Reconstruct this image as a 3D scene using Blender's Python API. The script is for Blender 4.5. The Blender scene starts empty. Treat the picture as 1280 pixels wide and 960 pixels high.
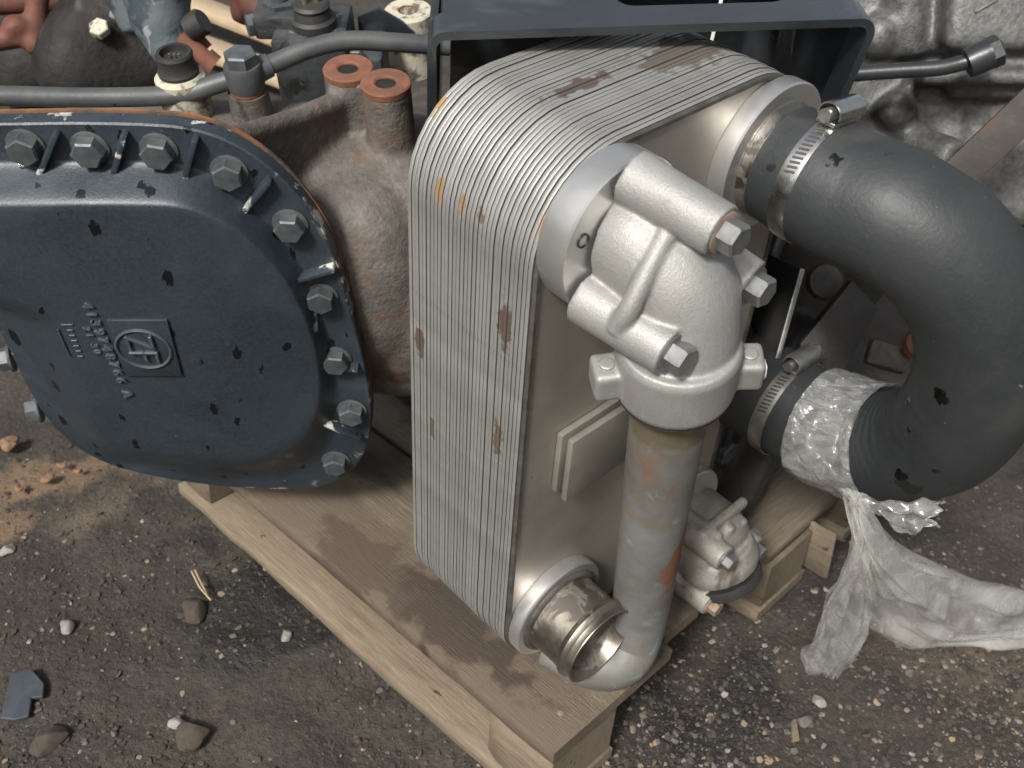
import bpy, bmesh, math, random
from mathutils import Matrix, Vector, noise
random.seed(7)
RAD = math.radians
S = bpy.context.scene
COL = S.collection

# ------------------------------------------------------------------ camera, world, sun, exposure
F_PX, CX, CY = 1326.17, 640.0, 480.0
# assembly frame "A": x along the oil cooler's width, y its depth, z its height (metres)
CAM_A = Vector((-0.4797, -0.4588, 0.7479))
RX, RY, RZ = Vector((0.7345, -0.6767, 0.0509)), Vector((-0.4301, -0.5221, -0.7365)), Vector((0.5250, 0.5191, -0.6745))
RX.normalize(); RZ = (RZ - RX * RX.dot(RZ)).normalized(); RY = RZ.cross(RX)
Q = Matrix(((0.9950, -0.0224, 0.0975), (0.0149, 0.9969, 0.0773), (-0.0989, -0.0754, 0.9922)))   # level ground in A
PALLET_TOP, GROUND = -0.320, -0.446
M = Matrix.Translation((0, 0, -GROUND)) @ Q.transposed().to_4x4()      # A -> world
NUP = Vector((Q[0][2], Q[1][2], Q[2][2]))

cam = bpy.data.cameras.new('camera'); camo = bpy.data.objects.new('camera', cam); COL.objects.link(camo)
cam.sensor_width = 36.0; cam.lens = F_PX / 1280 * 36.0; cam.clip_start = 0.02; cam.clip_end = 200
cr = Matrix((RX, -RY, -RZ)).transposed().to_4x4()
camo.matrix_world = M @ Matrix.Translation(CAM_A) @ cr
cam.dof.use_dof = True; cam.dof.focus_distance = 0.95; cam.dof.aperture_fstop = 11
S.camera = camo

SUN_DIR_A = Vector((-0.62, -0.18, 0.77)).normalized()        # towards the sun
sun_w = (M.to_3x3() @ SUN_DIR_A).normalized()
sl = bpy.data.lights.new('sun', 'SUN'); sl.energy = 3.9; sl.angle = RAD(10); sl.color = (1.0, 0.99, 0.965)
so = bpy.data.objects.new('sun', sl); COL.objects.link(so)
so.rotation_euler = sun_w.to_track_quat('Z', 'Y').to_euler(); so.location = (0, 0, 5)

W = bpy.data.worlds.new('World'); S.world = W; W.use_nodes = True
nt = W.node_tree; nt.nodes.clear()
sky = nt.nodes.new('ShaderNodeTexSky'); sky.sky_type = 'NISHITA'; sky.sun_disc = False
sky.sun_elevation = math.asin(sun_w.z); sky.sun_rotation = math.atan2(sun_w.x, sun_w.y)
sky.air_density = 1.2; sky.dust_density = 6.0; sky.ozone_density = 1.0
bg = nt.nodes.new('ShaderNodeBackground'); bg.inputs['Strength'].default_value = 0.105
wo = nt.nodes.new('ShaderNodeOutputWorld')
hs = nt.nodes.new('ShaderNodeHueSaturation'); hs.inputs['Saturation'].default_value = 0.45      # thin bright overcast
nt.links.new(sky.outputs[0], hs.inputs['Color']); nt.links.new(hs.outputs[0], bg.inputs[0]); nt.links.new(bg.outputs[0], wo.inputs[0])
S.view_settings.view_transform = 'Standard'; S.view_settings.look = 'None'
S.view_settings.exposure = 0.16; S.view_settings.gamma = 1.0; S.view_settings.use_curve_mapping = False
S.render.engine = 'CYCLES'; S.cycles.max_bounces = 5; S.cycles.transparent_max_bounces = 12
S.cycles.caustics_reflective = False; S.cycles.caustics_refractive = False

# ------------------------------------------------------------------ placing: photograph pixel + real depth -> point in A
def ray(px, py): return RX * (px - CX) + RY * (py - CY) + RZ * F_PX
def atd(px, py, d): return CAM_A + ray(px, py).normalized() * d
def ata(px, py, ax, v):
    r = ray(px, py); return CAM_A + r * ((v - CAM_A[ax]) / r[ax])
def atp(px, py, p, n):
    r = ray(px, py); return CAM_A + r * ((p - CAM_A).dot(n) / r.dot(n))
def atz(px, py, off=GROUND): return atp(px, py, NUP * off, NUP)          # on a level sheet
Qi = Q.transposed()
def toW(p): return M @ p
def fr(loc, z, x=None, spin=0.0):
    z = Vector(z).normalized()
    x = Vector(x) if x is not None else (Vector((0, 0, 1)) if abs(z.z) < 0.9 else Vector((1, 0, 0)))
    x = (x - z * z.dot(x)).normalized(); y = z.cross(x)
    m = Matrix((x, y, z)).transposed().to_4x4(); m.translation = Vector(loc)
    return m @ Matrix.Rotation(spin, 4, 'Z')

# ------------------------------------------------------------------ materials
def pmat(name, c1, c2=None, scale=8.0, detail=6, rough=(0.5, 0.65), metal=0.0, bump=None, mixpos=(0.35, 0.65),
         spots=(), stretch=(1, 1, 1), grain=None, rnd=0.0, spec=0.5, coat=0.0, drops=(), wear=None, patches=()):
    """two colours mixed by noise; spots = [(colour, scale, threshold, softness, stretch, rough)]; bump = [(scale, strength, dist)]"""
    m = bpy.data.materials.new(name); m.use_nodes = True
    n = m.node_tree; N = n.nodes; L = n.links.new
    b = N['Principled BSDF']; tc = N.new('ShaderNodeTexCoord')
    def mapped(st, off=(0, 0, 0)):
        mp = N.new('ShaderNodeMapping'); mp.inputs['Scale'].default_value = st; mp.inputs['Location'].default_value = off
        L(tc.outputs['Object'], mp.inputs[0]); return mp.outputs[0]
    def nz(sc, det, st=(1, 1, 1), off=(0, 0, 0), ro=0.6, dist=0.0):
        t = N.new('ShaderNodeTexNoise'); t.inputs['Scale'].default_value = sc; t.inputs['Detail'].default_value = det
        t.inputs['Roughness'].default_value = ro; t.inputs['Distortion'].default_value = dist
        L(mapped(st, off), t.inputs['Vector']); return t.outputs['Fac']
    def ramp(s, a, bb):
        r = N.new('ShaderNodeMapRange'); r.inputs['From Min'].default_value = a; r.inputs['From Max'].default_value = bb
        L(s, r.inputs['Value']); return r.outputs[0]
    def mix(f, a, bb):
        x = N.new('ShaderNodeMix'); x.data_type = 'RGBA'
        (L(f, x.inputs[0]) if not isinstance(f, float) else setattr(x.inputs[0], 'default_value', f))
        for s, i in ((a, 6), (bb, 7)):
            if isinstance(s, tuple): x.inputs[i].default_value = (*s, 1)
            else: L(s, x.inputs[i])
        return x.outputs[2]
    def fmix(f, a, bb):
        x = N.new('ShaderNodeMix'); x.data_type = 'FLOAT'; L(f, x.inputs[0])
        for s, i in ((a, 2), (bb, 3)):
            if isinstance(s, (int, float)): x.inputs[i].default_value = s
            else: L(s, x.inputs[i])
        return x.outputs[0]
    c2 = c2 or tuple(v * 0.7 for v in c1)
    f0 = nz(scale, detail, stretch, ro=0.65)
    col = mix(ramp(f0, *mixpos), c1, c2)
    ro = fmix(ramp(nz(scale * 1.7, 4, stretch, (3, 1, 2)), 0.3, 0.7), rough[0], rough[1])
    met = float(metal)
    if grain:
        gcol, gsc, gamt, gst = grain
        g = N.new('ShaderNodeMath'); g.operation = 'MULTIPLY'; g.inputs[1].default_value = gamt
        L(ramp(nz(gsc, 3, gst, (5, 5, 5)), 0.35, 0.7), g.inputs[0]); col = mix(g.outputs[0], col, gcol)
    for i, (sc, ss, th, soft, st, sr) in enumerate(spots):
        k = ramp(nz(ss, 5, st, (11 + 7 * i, 3 * i, 5), 0.6, 0.6), th, th + soft)
        col = mix(k, col, sc); ro = fmix(k, ro, float(sr))
        if metal: met = fmix(k, met, 0.05 if max(sc) < 0.5 else float(metal))
    for i, (dc, ds, rad, keep, st, dr) in enumerate(drops):      # scattered marks: one ragged blot in some cells
        vt = N.new('ShaderNodeTexVoronoi'); vt.inputs['Scale'].default_value = ds; vt.inputs['Randomness'].default_value = 1.0
        wn = N.new('ShaderNodeTexNoise'); wn.inputs['Scale'].default_value = ds * 5; wn.inputs['Detail'].default_value = 4; L(mapped(st, (i * 4.3, 1, 2)), wn.inputs['Vector'])
        ad = N.new('ShaderNodeVectorMath'); ad.operation = 'MULTIPLY_ADD'; ad.inputs[1].default_value = (0.35 / ds,) * 3
        L(wn.outputs['Color'], ad.inputs[0]); L(mapped(st, (i * 4.3, 1, 2)), ad.inputs[2]); L(ad.outputs[0], vt.inputs['Vector'])
        sp_ = N.new('ShaderNodeSeparateColor'); L(vt.outputs['Color'], sp_.inputs[0])
        rr = N.new('ShaderNodeMapRange'); rr.inputs['From Min'].default_value = keep; rr.inputs['From Max'].default_value = 1.0; rr.inputs['To Max'].default_value = rad; L(sp_.outputs[0], rr.inputs[0])
        df = N.new('ShaderNodeMath'); df.operation = 'SUBTRACT'; L(rr.outputs[0], df.inputs[0]); L(vt.outputs['Distance'], df.inputs[1])
        k = ramp(df.outputs[0], 0.0, 0.03); col = mix(k, col, dc); ro = fmix(k, ro, float(dr))
    for i, (pcol, pcen, prad, prough, ns) in enumerate(patches):        # a stain with its own place and ragged outline
        pw = toW(Vector(pcen)); gm = N.new('ShaderNodeNewGeometry'); mp = N.new('ShaderNodeMapping'); mp.vector_type = 'TEXTURE'
        mp.inputs['Location'].default_value = pw; mp.inputs['Scale'].default_value = prad; L(gm.outputs['Position'], mp.inputs[0])
        ln = N.new('ShaderNodeVectorMath'); ln.operation = 'LENGTH'; L(mp.outputs[0], ln.inputs[0])
        wn = N.new('ShaderNodeTexNoise'); wn.inputs['Scale'].default_value = ns; wn.inputs['Detail'].default_value = 5; L(gm.outputs['Position'], wn.inputs['Vector'])
        ma = N.new('ShaderNodeMath'); ma.operation = 'MULTIPLY_ADD'; ma.inputs[1].default_value = 2.0; L(wn.outputs['Fac'], ma.inputs[0]); L(ln.outputs['Value'], ma.inputs[2])
        k = ramp(ma.outputs[0], 1.95, 1.65); col = mix(k, col, pcol); ro = fmix(k, ro, float(prough))
        if metal and not isinstance(met, float): met = fmix(k, met, 0.05)
    if wear:
        gm = N.new('ShaderNodeNewGeometry'); wm = N.new('ShaderNodeMath'); wm.operation = 'MULTIPLY'
        L(ramp(gm.outputs['Pointiness'], wear[1], wear[1] + 0.03), wm.inputs[0]); L(ramp(nz(38, 5, (1, 1, 1), (8, 8, 8)), wear[2], wear[2] + 0.05), wm.inputs[1])
        col = mix(wm.outputs[0], col, wear[0])
    if rnd:
        oi = N.new('ShaderNodeObjectInfo'); hs = N.new('ShaderNodeHueSaturation')
        mr = N.new('ShaderNodeMapRange'); mr.inputs['To Min'].default_value = 1 - rnd; mr.inputs['To Max'].default_value = 1 + rnd
        L(oi.outputs['Random'], mr.inputs['Value']); L(mr.outputs[0], hs.inputs['Value']); L(col, hs.inputs['Color']); col = hs.outputs[0]
    L(col, b.inputs['Base Color']); L(ro, b.inputs['Roughness'])
    if isinstance(met, float): b.inputs['Metallic'].default_value = met
    else: L(met, b.inputs['Metallic'])
    b.inputs['Specular IOR Level'].default_value = spec; b.inputs['Coat Weight'].default_value = coat
    prev = None
    for (sc, st, dist, *sx) in (bump or []):
        bp = N.new('ShaderNodeBump'); bp.inputs['Strength'].default_value = st; bp.inputs['Distance'].default_value = dist
        L(nz(sc, 4, sx[0] if sx else (1, 1, 1), (1, 2, 3)), bp.inputs['Height'])
        if prev: L(prev, bp.inputs['Normal'])
        prev = bp.outputs[0]
    if prev: L(prev, b.inputs['Normal'])
    return m

MT = {}
MT['plate'] = pmat('plate_steel', (0.375, 0.372, 0.352), (0.28, 0.276, 0.258), 14, rough=(0.42, 0.6), metal=0.55, rnd=0.06,
    spots=[((0.10, 0.075, 0.055), 22, 0.66, 0.03, (1.0, 2.2, 0.45), 0.75), ((0.40, 0.20, 0.05), 26, 0.715, 0.05, (1.4, 1.5, 0.6), 0.8),
           ((0.60, 0.59, 0.56), 60, 0.70, 0.05, (1, 1, 1), 0.4)], bump=[(600, 0.25, 0.0006), (60, 0.15, 0.001)],
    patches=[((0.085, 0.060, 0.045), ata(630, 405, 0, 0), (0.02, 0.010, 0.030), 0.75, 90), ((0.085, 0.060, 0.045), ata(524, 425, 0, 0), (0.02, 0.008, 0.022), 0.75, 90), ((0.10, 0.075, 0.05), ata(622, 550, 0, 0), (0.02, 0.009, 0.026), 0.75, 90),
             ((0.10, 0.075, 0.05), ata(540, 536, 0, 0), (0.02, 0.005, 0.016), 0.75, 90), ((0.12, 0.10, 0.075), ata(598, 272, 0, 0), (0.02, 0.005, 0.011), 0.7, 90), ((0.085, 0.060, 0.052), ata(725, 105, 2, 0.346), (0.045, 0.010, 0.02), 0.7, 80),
             ((0.10, 0.085, 0.07), ata(860, 62, 2, 0.346), (0.07, 0.03, 0.02), 0.7, 60), ((0.26, 0.16, 0.07), ata(547, 238, 0, 0), (0.02, 0.005, 0.014), 0.8, 120), ((0.25, 0.15, 0.07), ata(576, 256, 0, 0.0), (0.02, 0.004, 0.013), 0.8, 120),
             ((0.28, 0.18, 0.08), ata(534, 130, 0, 0.02), (0.03, 0.006, 0.012), 0.8, 120), ((0.36, 0.19, 0.10), ata(674, 268, 0, 0.003), (0.02, 0.008, 0.035), 0.5, 60)])
MT['face'] = pmat('stainless_face', (0.44, 0.40, 0.35), (0.35, 0.315, 0.27), 7, rough=(0.38, 0.52), metal=0.62,
    spots=[((0.22, 0.15, 0.09), 9, 0.60, 0.16, (1, 1, 1), 0.55), ((0.10, 0.08, 0.06), 30, 0.69, 0.04, (1, 1, 1), 0.7)], bump=[(160, 0.08, 0.001)])
MT['tab'] = pmat('tab_steel', (0.31, 0.29, 0.25), (0.23, 0.215, 0.18), 14, rough=(0.4, 0.55), metal=0.45, bump=[(260, 0.15, 0.0008)])
MT['joint'] = pmat('joint_dark', (0.055, 0.048, 0.040), (0.03, 0.027, 0.023), 30, rough=(0.8, 0.9))  # dark tone for the groove faces, so the plate seams read as lines
MT['rim'] = pmat('plate_rim', (0.16, 0.15, 0.135), (0.07, 0.065, 0.055), 30, rough=(0.5, 0.7), metal=0.6, bump=[(140, 0.4, 0.002)])
MT['machined'] = pmat('machined_metal', (0.74, 0.73, 0.71), (0.64, 0.63, 0.60), 16, rough=(0.3, 0.42), metal=0.85,
    spots=[((0.30, 0.27, 0.22), 18, 0.66, 0.05, (1, 1, 1), 0.5)], bump=[(320, 0.06, 0.0008)])
MT['tube'] = pmat('port_tube', (0.42, 0.39, 0.34), (0.24, 0.215, 0.175), 22, rough=(0.32, 0.5), metal=1.0,
    spots=[((0.09, 0.075, 0.06), 24, 0.56, 0.08, (1, 1, 1), 0.6)], bump=[(220, 0.2, 0.001)])
MT['alu'] = pmat('cast_aluminium', (0.375, 0.37, 0.35), (0.30, 0.295, 0.275), 12, rough=(0.48, 0.62), metal=0.45,
    grain=((0.24, 0.235, 0.22), 520, 0.4, (1, 1, 1)),
    spots=[((0.22, 0.195, 0.155), 14, 0.60, 0.16, (1, 1, 1), 0.75)], bump=[(620, 0.45, 0.0011)])
MT['alu_dirty'] = pmat('dirty_cast_aluminium', (0.33, 0.315, 0.28), (0.22, 0.205, 0.18), 15, rough=(0.55, 0.7), metal=0.3,
    grain=((0.12, 0.11, 0.095), 380, 0.4, (1, 1, 1)), spots=[((0.09, 0.075, 0.055), 22, 0.6, 0.09, (1, 1, 1), 0.8)], bump=[(380, 0.4, 0.0012)])
MT['zinc'] = pmat('zinc_bolt', (0.27, 0.27, 0.265), (0.18, 0.18, 0.175), 60, rough=(0.4, 0.55), metal=0.7, rnd=0.12,
    spots=[((0.20, 0.12, 0.07), 70, 0.66, 0.06, (1, 1, 1), 0.8)], bump=[(300, 0.2, 0.0006)])
MT['rustwash'] = pmat('rusty_washer', (0.20, 0.12, 0.08), (0.30, 0.24, 0.20), 70, rough=(0.6, 0.8), metal=0.2, bump=[(300, 0.3, 0.0006)])
MT['pipe'] = pmat('weathered_pipe', (0.19, 0.195, 0.19), (0.12, 0.112, 0.092), 13, rough=(0.5, 0.66), metal=0.15,
    spots=[((0.16, 0.080, 0.042), 9, 0.56, 0.16, (1.4, 1.4, 0.5), 0.75), ((0.30, 0.335, 0.36), 20, 0.60, 0.14, (1, 1, 0.7), 0.5),
           ((0.17, 0.13, 0.08), 12, 0.60, 0.12, (1, 1, 2), 0.6)], bump=[(240, 0.3, 0.001)],
    patches=[((0.17, 0.075, 0.035), atd(852, 685, 1.085), (0.022, 0.022, 0.085), 0.8, 40), ((0.115, 0.095, 0.06), atd(835, 545, 0.90), (0.06, 0.06, 0.025), 0.6, 40)])
MT['rubber'] = pmat('hose_rubber', (0.016, 0.018, 0.020), (0.030, 0.033, 0.034), 8, rough=(0.46, 0.62), grain=((0.05, 0.053, 0.054), 320, 0.22, (1, 1, 1)),
    spots=[((0.060, 0.060, 0.055), 7, 0.56, 0.22, (1, 1, 1), 0.6), ((0.15, 0.15, 0.145), 170, 0.70, 0.03, (1, 1, 1), 0.6)],
    drops=[((0.003, 0.003, 0.003), 26, 0.32, 0.35, (1, 1, 0.7), 0.08), ((0.012, 0.012, 0.013), 14, 0.30, 0.7, (1, 1, 1), 0.4)], bump=[(260, 0.3, 0.001), (16, 0.15, 0.006)])
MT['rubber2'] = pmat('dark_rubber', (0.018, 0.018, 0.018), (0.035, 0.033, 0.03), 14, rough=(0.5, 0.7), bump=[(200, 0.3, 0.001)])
MT['clamp'] = pmat('clamp_steel', (0.70, 0.69, 0.67), (0.52, 0.51, 0.48), 40, rough=(0.2, 0.34), metal=1.0, bump=[(260, 0.08, 0.0005)])
MT['clampd'] = pmat('dull_clamp_steel', (0.44, 0.43, 0.40), (0.26, 0.25, 0.22), 50, rough=(0.34, 0.5), metal=0.9, bump=[(260, 0.15, 0.0006)])
MT['slot'] = pmat('slot_shadow_steel', (0.12, 0.12, 0.115), (0.07, 0.07, 0.065), 60, rough=(0.5, 0.6), metal=0.7)
MT['blackpaint'] = pmat('black_paint', (0.012, 0.015, 0.018), (0.022, 0.026, 0.030), 10, rough=(0.24, 0.38), spec=0.7, coat=0.5,
    spots=[((0.13, 0.135, 0.14), 80, 0.72, 0.03, (1, 1, 1), 0.6), ((0.075, 0.08, 0.085), 7, 0.58, 0.2, (1, 1, 1), 0.4)], bump=[(180, 0.12, 0.001)])
MT['cover'] = pmat('cover_paint', (0.013, 0.0195, 0.026), (0.024, 0.033, 0.042), 6, rough=(0.36, 0.5), spec=0.55,
    grain=((0.05, 0.062, 0.072), 260, 0.35, (1, 1, 1)),
    spots=[((0.045, 0.060, 0.075), 5, 0.55, 0.2, (1, 1, 1), 0.46), ((0.40, 0.40, 0.38), 200, 0.735, 0.02, (1, 1, 1), 0.7)],
    drops=[((0.004, 0.005, 0.006), 44, 0.28, 0.15, (1, 1, 0.5), 0.12), ],
    wear=((0.5, 0.5, 0.47), 0.535, 0.57), patches=[((0.45, 0.45, 0.42), atd(52, 400, 1.12), (0.02, 0.02, 0.022), 0.7, 70), ((0.45, 0.45, 0.42), atd(155, 348, 1.11), (0.007, 0.007, 0.007), 0.7, 90), ((0.45, 0.45, 0.42), atd(390, 400, 1.13), (0.007, 0.007, 0.014), 0.7, 90), ((0.13, 0.15, 0.16), atd(345, 510, 1.13), (0.018, 0.018, 0.03), 0.7, 60)], bump=[(420, 0.3, 0.001), (70, 0.12, 0.002)])
MT['cover2'] = pmat('cover_paint_plain', (0.013, 0.0195, 0.026), (0.024, 0.033, 0.042), 9, rough=(0.36, 0.5), spec=0.55, grain=((0.05, 0.062, 0.072), 260, 0.35, (1, 1, 1)), bump=[(420, 0.3, 0.001)])
MT['covtext'] = pmat('cover_relief', (0.040, 0.053, 0.064), (0.065, 0.08, 0.09), 40, rough=(0.4, 0.5), bump=[(420, 0.3, 0.001)])
MT['covbolt'] = pmat('painted_bolt', (0.045, 0.055, 0.063), (0.10, 0.105, 0.105), 45, rough=(0.4, 0.55), metal=0.2, rnd=0.2,
    spots=[((0.35, 0.35, 0.33), 60, 0.68, 0.04, (1, 1, 1), 0.6)], bump=[(260, 0.25, 0.0008)])
MT['gasket'] = pmat('rusty_gasket', (0.20, 0.085, 0.035), (0.055, 0.05, 0.045), 30, rough=(0.7, 0.85), mixpos=(0.42, 0.6), bump=[(220, 0.4, 0.001)])
MT['case'] = pmat('grimy_casting', (0.17, 0.15, 0.13), (0.09, 0.077, 0.066), 9, rough=(0.6, 0.8), metal=0.1,
    spots=[((0.27, 0.25, 0.22), 6, 0.54, 0.2, (1, 1, 1), 0.8), ((0.15, 0.075, 0.042), 10, 0.58, 0.12, (1, 1, 1), 0.85),
           ((0.03, 0.027, 0.024), 14, 0.60, 0.10, (1, 1, 1), 0.5)], grain=((0.05, 0.043, 0.037), 130, 0.5, (1, 1, 1)), bump=[(260, 0.6, 0.002), (60, 0.4, 0.005)])
MT['rust'] = pmat('rust_face', (0.20, 0.078, 0.042), (0.12, 0.055, 0.035), 40, rough=(0.75, 0.9), bump=[(260, 0.4, 0.001)])
MT['redrust'] = pmat('red_oxide_paint', (0.12, 0.042, 0.025), (0.04, 0.022, 0.017), 14, rough=(0.6, 0.8), mixpos=(0.4, 0.7), bump=[(120, 0.4, 0.002)])
MT['steelpipe'] = pmat('grey_painted_pipe', (0.062, 0.067, 0.07), (0.095, 0.098, 0.096), 26, rough=(0.42, 0.58), metal=0.2,
    spots=[((0.015, 0.015, 0.015), 40, 0.68, 0.03, (1, 1, 1), 0.3)], bump=[(260, 0.2, 0.001)])
MT['blkpipe'] = pmat('black_pipe', (0.02, 0.022, 0.024), (0.03, 0.03, 0.032), 26, rough=(0.3, 0.45), bump=[(260, 0.15, 0.001)])
MT['greycast'] = pmat('grey_casting', (0.105, 0.104, 0.098), (0.06, 0.059, 0.056), 6, rough=(0.45, 0.62), metal=0.3, mixpos=(0.3, 0.7),
    grain=((0.25, 0.25, 0.24), 150, 0.4, (1, 1, 1)),
    spots=[((0.022, 0.021, 0.020), 7, 0.54, 0.16, (1, 1, 1), 0.45), ((0.13, 0.105, 0.07), 8, 0.6, 0.16, (1, 1, 1), 0.8)], bump=[(260, 0.5, 0.0015)])
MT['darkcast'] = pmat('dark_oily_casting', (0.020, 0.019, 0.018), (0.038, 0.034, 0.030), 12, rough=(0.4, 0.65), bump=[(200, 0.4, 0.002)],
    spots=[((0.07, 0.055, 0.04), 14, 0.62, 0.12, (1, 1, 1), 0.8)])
MT['near_black'] = pmat('near_black_casting', (0.012, 0.011, 0.010), (0.028, 0.025, 0.022), 14, rough=(0.6, 0.8), spec=0.3, spots=[((0.06, 0.055, 0.05), 16, 0.6, 0.12, (1, 1, 1), 0.8)], bump=[(90, 0.6, 0.004)])  # near-black tone for the engine block and the boss hole discs
MT['block'] = pmat('dark_block', (0.075, 0.08, 0.083), (0.04, 0.043, 0.046), 22, rough=(0.4, 0.6), metal=0.3, spots=[((0.02, 0.019, 0.018), 20, 0.58, 0.08, (1, 1, 1), 0.4), ((0.22, 0.22, 0.21), 60, 0.66, 0.05, (1, 1, 1), 0.5)], bump=[(200, 0.4, 0.0015)])
MT['paintcast'] = pmat('flaking_blue_paint', (0.10, 0.12, 0.13), (0.035, 0.05, 0.06), 16, rough=(0.5, 0.7), mixpos=(0.47, 0.52),
    spots=[((0.27, 0.28, 0.275), 18, 0.52, 0.02, (1, 1, 1), 0.7)], bump=[(120, 0.4, 0.002)])
MT['cream'] = pmat('cream_flaked', (0.46, 0.43, 0.33), (0.12, 0.11, 0.085), 60, rough=(0.6, 0.8), mixpos=(0.5, 0.6), bump=[(160, 0.4, 0.002)])
MT['brass'] = pmat('brass_pin', (0.55, 0.48, 0.30), (0.4, 0.34, 0.2), 90, rough=(0.3, 0.4), metal=0.9)
MT['angle'] = pmat('rusty_angle', (0.050, 0.042, 0.033), (0.028, 0.024, 0.020), 16, rough=(0.6, 0.75), metal=0.2,
    spots=[((0.08, 0.048, 0.032), 16, 0.56, 0.12, (1, 1, 1), 0.8)], bump=[(200, 0.4, 0.001)])
MT['thread'] = pmat('thread_hole', (0.10, 0.095, 0.085), (0.05, 0.045, 0.04), 90, rough=(0.4, 0.5), metal=0.8)
MT['silt'] = pmat('dry_clay', (0.22, 0.135, 0.075), (0.15, 0.095, 0.055), 40, rough=(0.9, 1), bump=[(160, 0.6, 0.003)])
MT['white'] = pmat('white_strip', (0.72, 0.72, 0.70), (0.6, 0.6, 0.58), 30, rough=(0.5, 0.6))

def wood_mat(name, c1, c2, dark, amt=0.6, th=0.55, patches=()):
    return pmat(name, c1, c2, 9, 8, rough=(0.7, 0.85), stretch=(0.8, 14, 14), mixpos=(0.32, 0.68), rnd=0.10, patches=patches,
        grain=(tuple(v * 0.45 for v in c2), 70, 0.6, (0.35, 14, 14)),
        spots=[(dark, 5, th, 0.16, (0.9, 2.2, 2.2), 0.8), (tuple(v * 0.35 for v in dark), 26, 0.67, 0.05, (0.5, 2.4, 2.4), 0.8)],
        bump=[(60, 0.8, 0.003, (0.4, 12, 12)), (300, 0.4, 0.001)])
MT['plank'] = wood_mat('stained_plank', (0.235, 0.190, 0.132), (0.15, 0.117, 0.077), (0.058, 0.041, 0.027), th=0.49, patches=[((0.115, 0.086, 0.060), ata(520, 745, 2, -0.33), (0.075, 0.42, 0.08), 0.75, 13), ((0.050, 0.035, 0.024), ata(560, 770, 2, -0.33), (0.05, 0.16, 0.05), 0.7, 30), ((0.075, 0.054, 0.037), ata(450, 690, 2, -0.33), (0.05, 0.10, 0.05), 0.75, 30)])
MT['wood'] = wood_mat('pale_pallet_wood', (0.26, 0.205, 0.142), (0.18, 0.14, 0.094), (0.10, 0.068, 0.042), th=0.53)
MT['fresh'] = wood_mat('fresh_timber', (0.56, 0.44, 0.30), (0.46, 0.34, 0.21), (0.30, 0.19, 0.10), th=0.66)

def plastic(name, a, tint=(0.9, 0.9, 0.87), rough=0.18, ior=1.5, ns=24, st=(1, 1, 1), lo=0.6, hi=1.5, bs=0.7, bd=0.006, edge=0.6, gk=0.5):
    m = bpy.data.materials.new(name); m.use_nodes = True; n = m.node_tree; N = n.nodes; L = n.links.new
    N.remove(N['Principled BSDF']); out = N['Material Output']
    tr = N.new('ShaderNodeBsdfTransparent'); tr.inputs[0].default_value = (0.97, 0.97, 0.96, 1)
    df = N.new('ShaderNodeBsdfDiffuse'); df.inputs[0].default_value = (*tint, 1)
    tl = N.new('ShaderNodeBsdfTranslucent'); tl.inputs[0].default_value = (*tint, 1)
    gl = N.new('ShaderNodeBsdfGlossy'); gl.inputs['Roughness'].default_value = rough
    tc = N.new('ShaderNodeTexCoord'); nz = N.new('ShaderNodeTexNoise'); nz.inputs['Scale'].default_value = ns; nz.inputs['Detail'].default_value = 6
    nz.inputs['Distortion'].default_value = 1.2
    mp = N.new('ShaderNodeMapping'); mp.inputs['Scale'].default_value = st; mp.inputs['Rotation'].default_value = (0.4, 0.2, 0.5); L(tc.outputs['Object'], mp.inputs[0]); L(mp.outputs[0], nz.inputs[0])
    bp = N.new('ShaderNodeBump'); bp.inputs['Strength'].default_value = bs; bp.inputs['Distance'].default_value = bd; L(nz.outputs[0], bp.inputs['Height'])
    for s in (df, tl, gl): L(bp.outputs[0], s.inputs['Normal'])
    m1 = N.new('ShaderNodeMixShader'); m1.inputs[0].default_value = 0.35; L(df.outputs[0], m1.inputs[1]); L(tl.outputs[0], m1.inputs[2])
    rg = N.new('ShaderNodeMapRange'); rg.inputs['From Min'].default_value = 0.35; rg.inputs['From Max'].default_value = 0.7
    rg.inputs['To Min'].default_value = a * lo; rg.inputs['To Max'].default_value = min(1, a * hi); L(nz.outputs[0], rg.inputs[0])
    fw = N.new('ShaderNodeLayerWeight'); fw.inputs['Blend'].default_value = 0.5; L(bp.outputs[0], fw.inputs['Normal'])      # a film is denser where it is seen edge-on
    pwf = N.new('ShaderNodeMath'); pwf.operation = 'POWER'; pwf.inputs[1].default_value = 1.6; L(fw.outputs['Facing'], pwf.inputs[0])
    mxa = N.new('ShaderNodeMath'); mxa.operation = 'MULTIPLY_ADD'; mxa.use_clamp = True; mxa.inputs[1].default_value = edge; L(pwf.outputs[0], mxa.inputs[0]); L(rg.outputs[0], mxa.inputs[2])
    m2 = N.new('ShaderNodeMixShader'); L(mxa.outputs[0], m2.inputs[0]); L(tr.outputs[0], m2.inputs[1]); L(m1.outputs[0], m2.inputs[2])
    pw4 = N.new('ShaderNodeMath'); pw4.operation = 'POWER'; pw4.inputs[1].default_value = 4.0; L(fw.outputs['Facing'], pw4.inputs[0])
    r0 = ((ior - 1) / (ior + 1)) ** 2; lw = N.new('ShaderNodeMath'); lw.operation = 'MULTIPLY_ADD'; lw.use_clamp = True; lw.inputs[1].default_value = gk; lw.inputs[2].default_value = r0 * 1.6; L(pw4.outputs[0], lw.inputs[0])
    m3 = N.new('ShaderNodeMixShader'); L(lw.outputs[0], m3.inputs[0]); L(m2.outputs[0], m3.inputs[1]); L(gl.outputs[0], m3.inputs[2])
    L(m3.outputs[0], out.inputs[0]); return m
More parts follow.
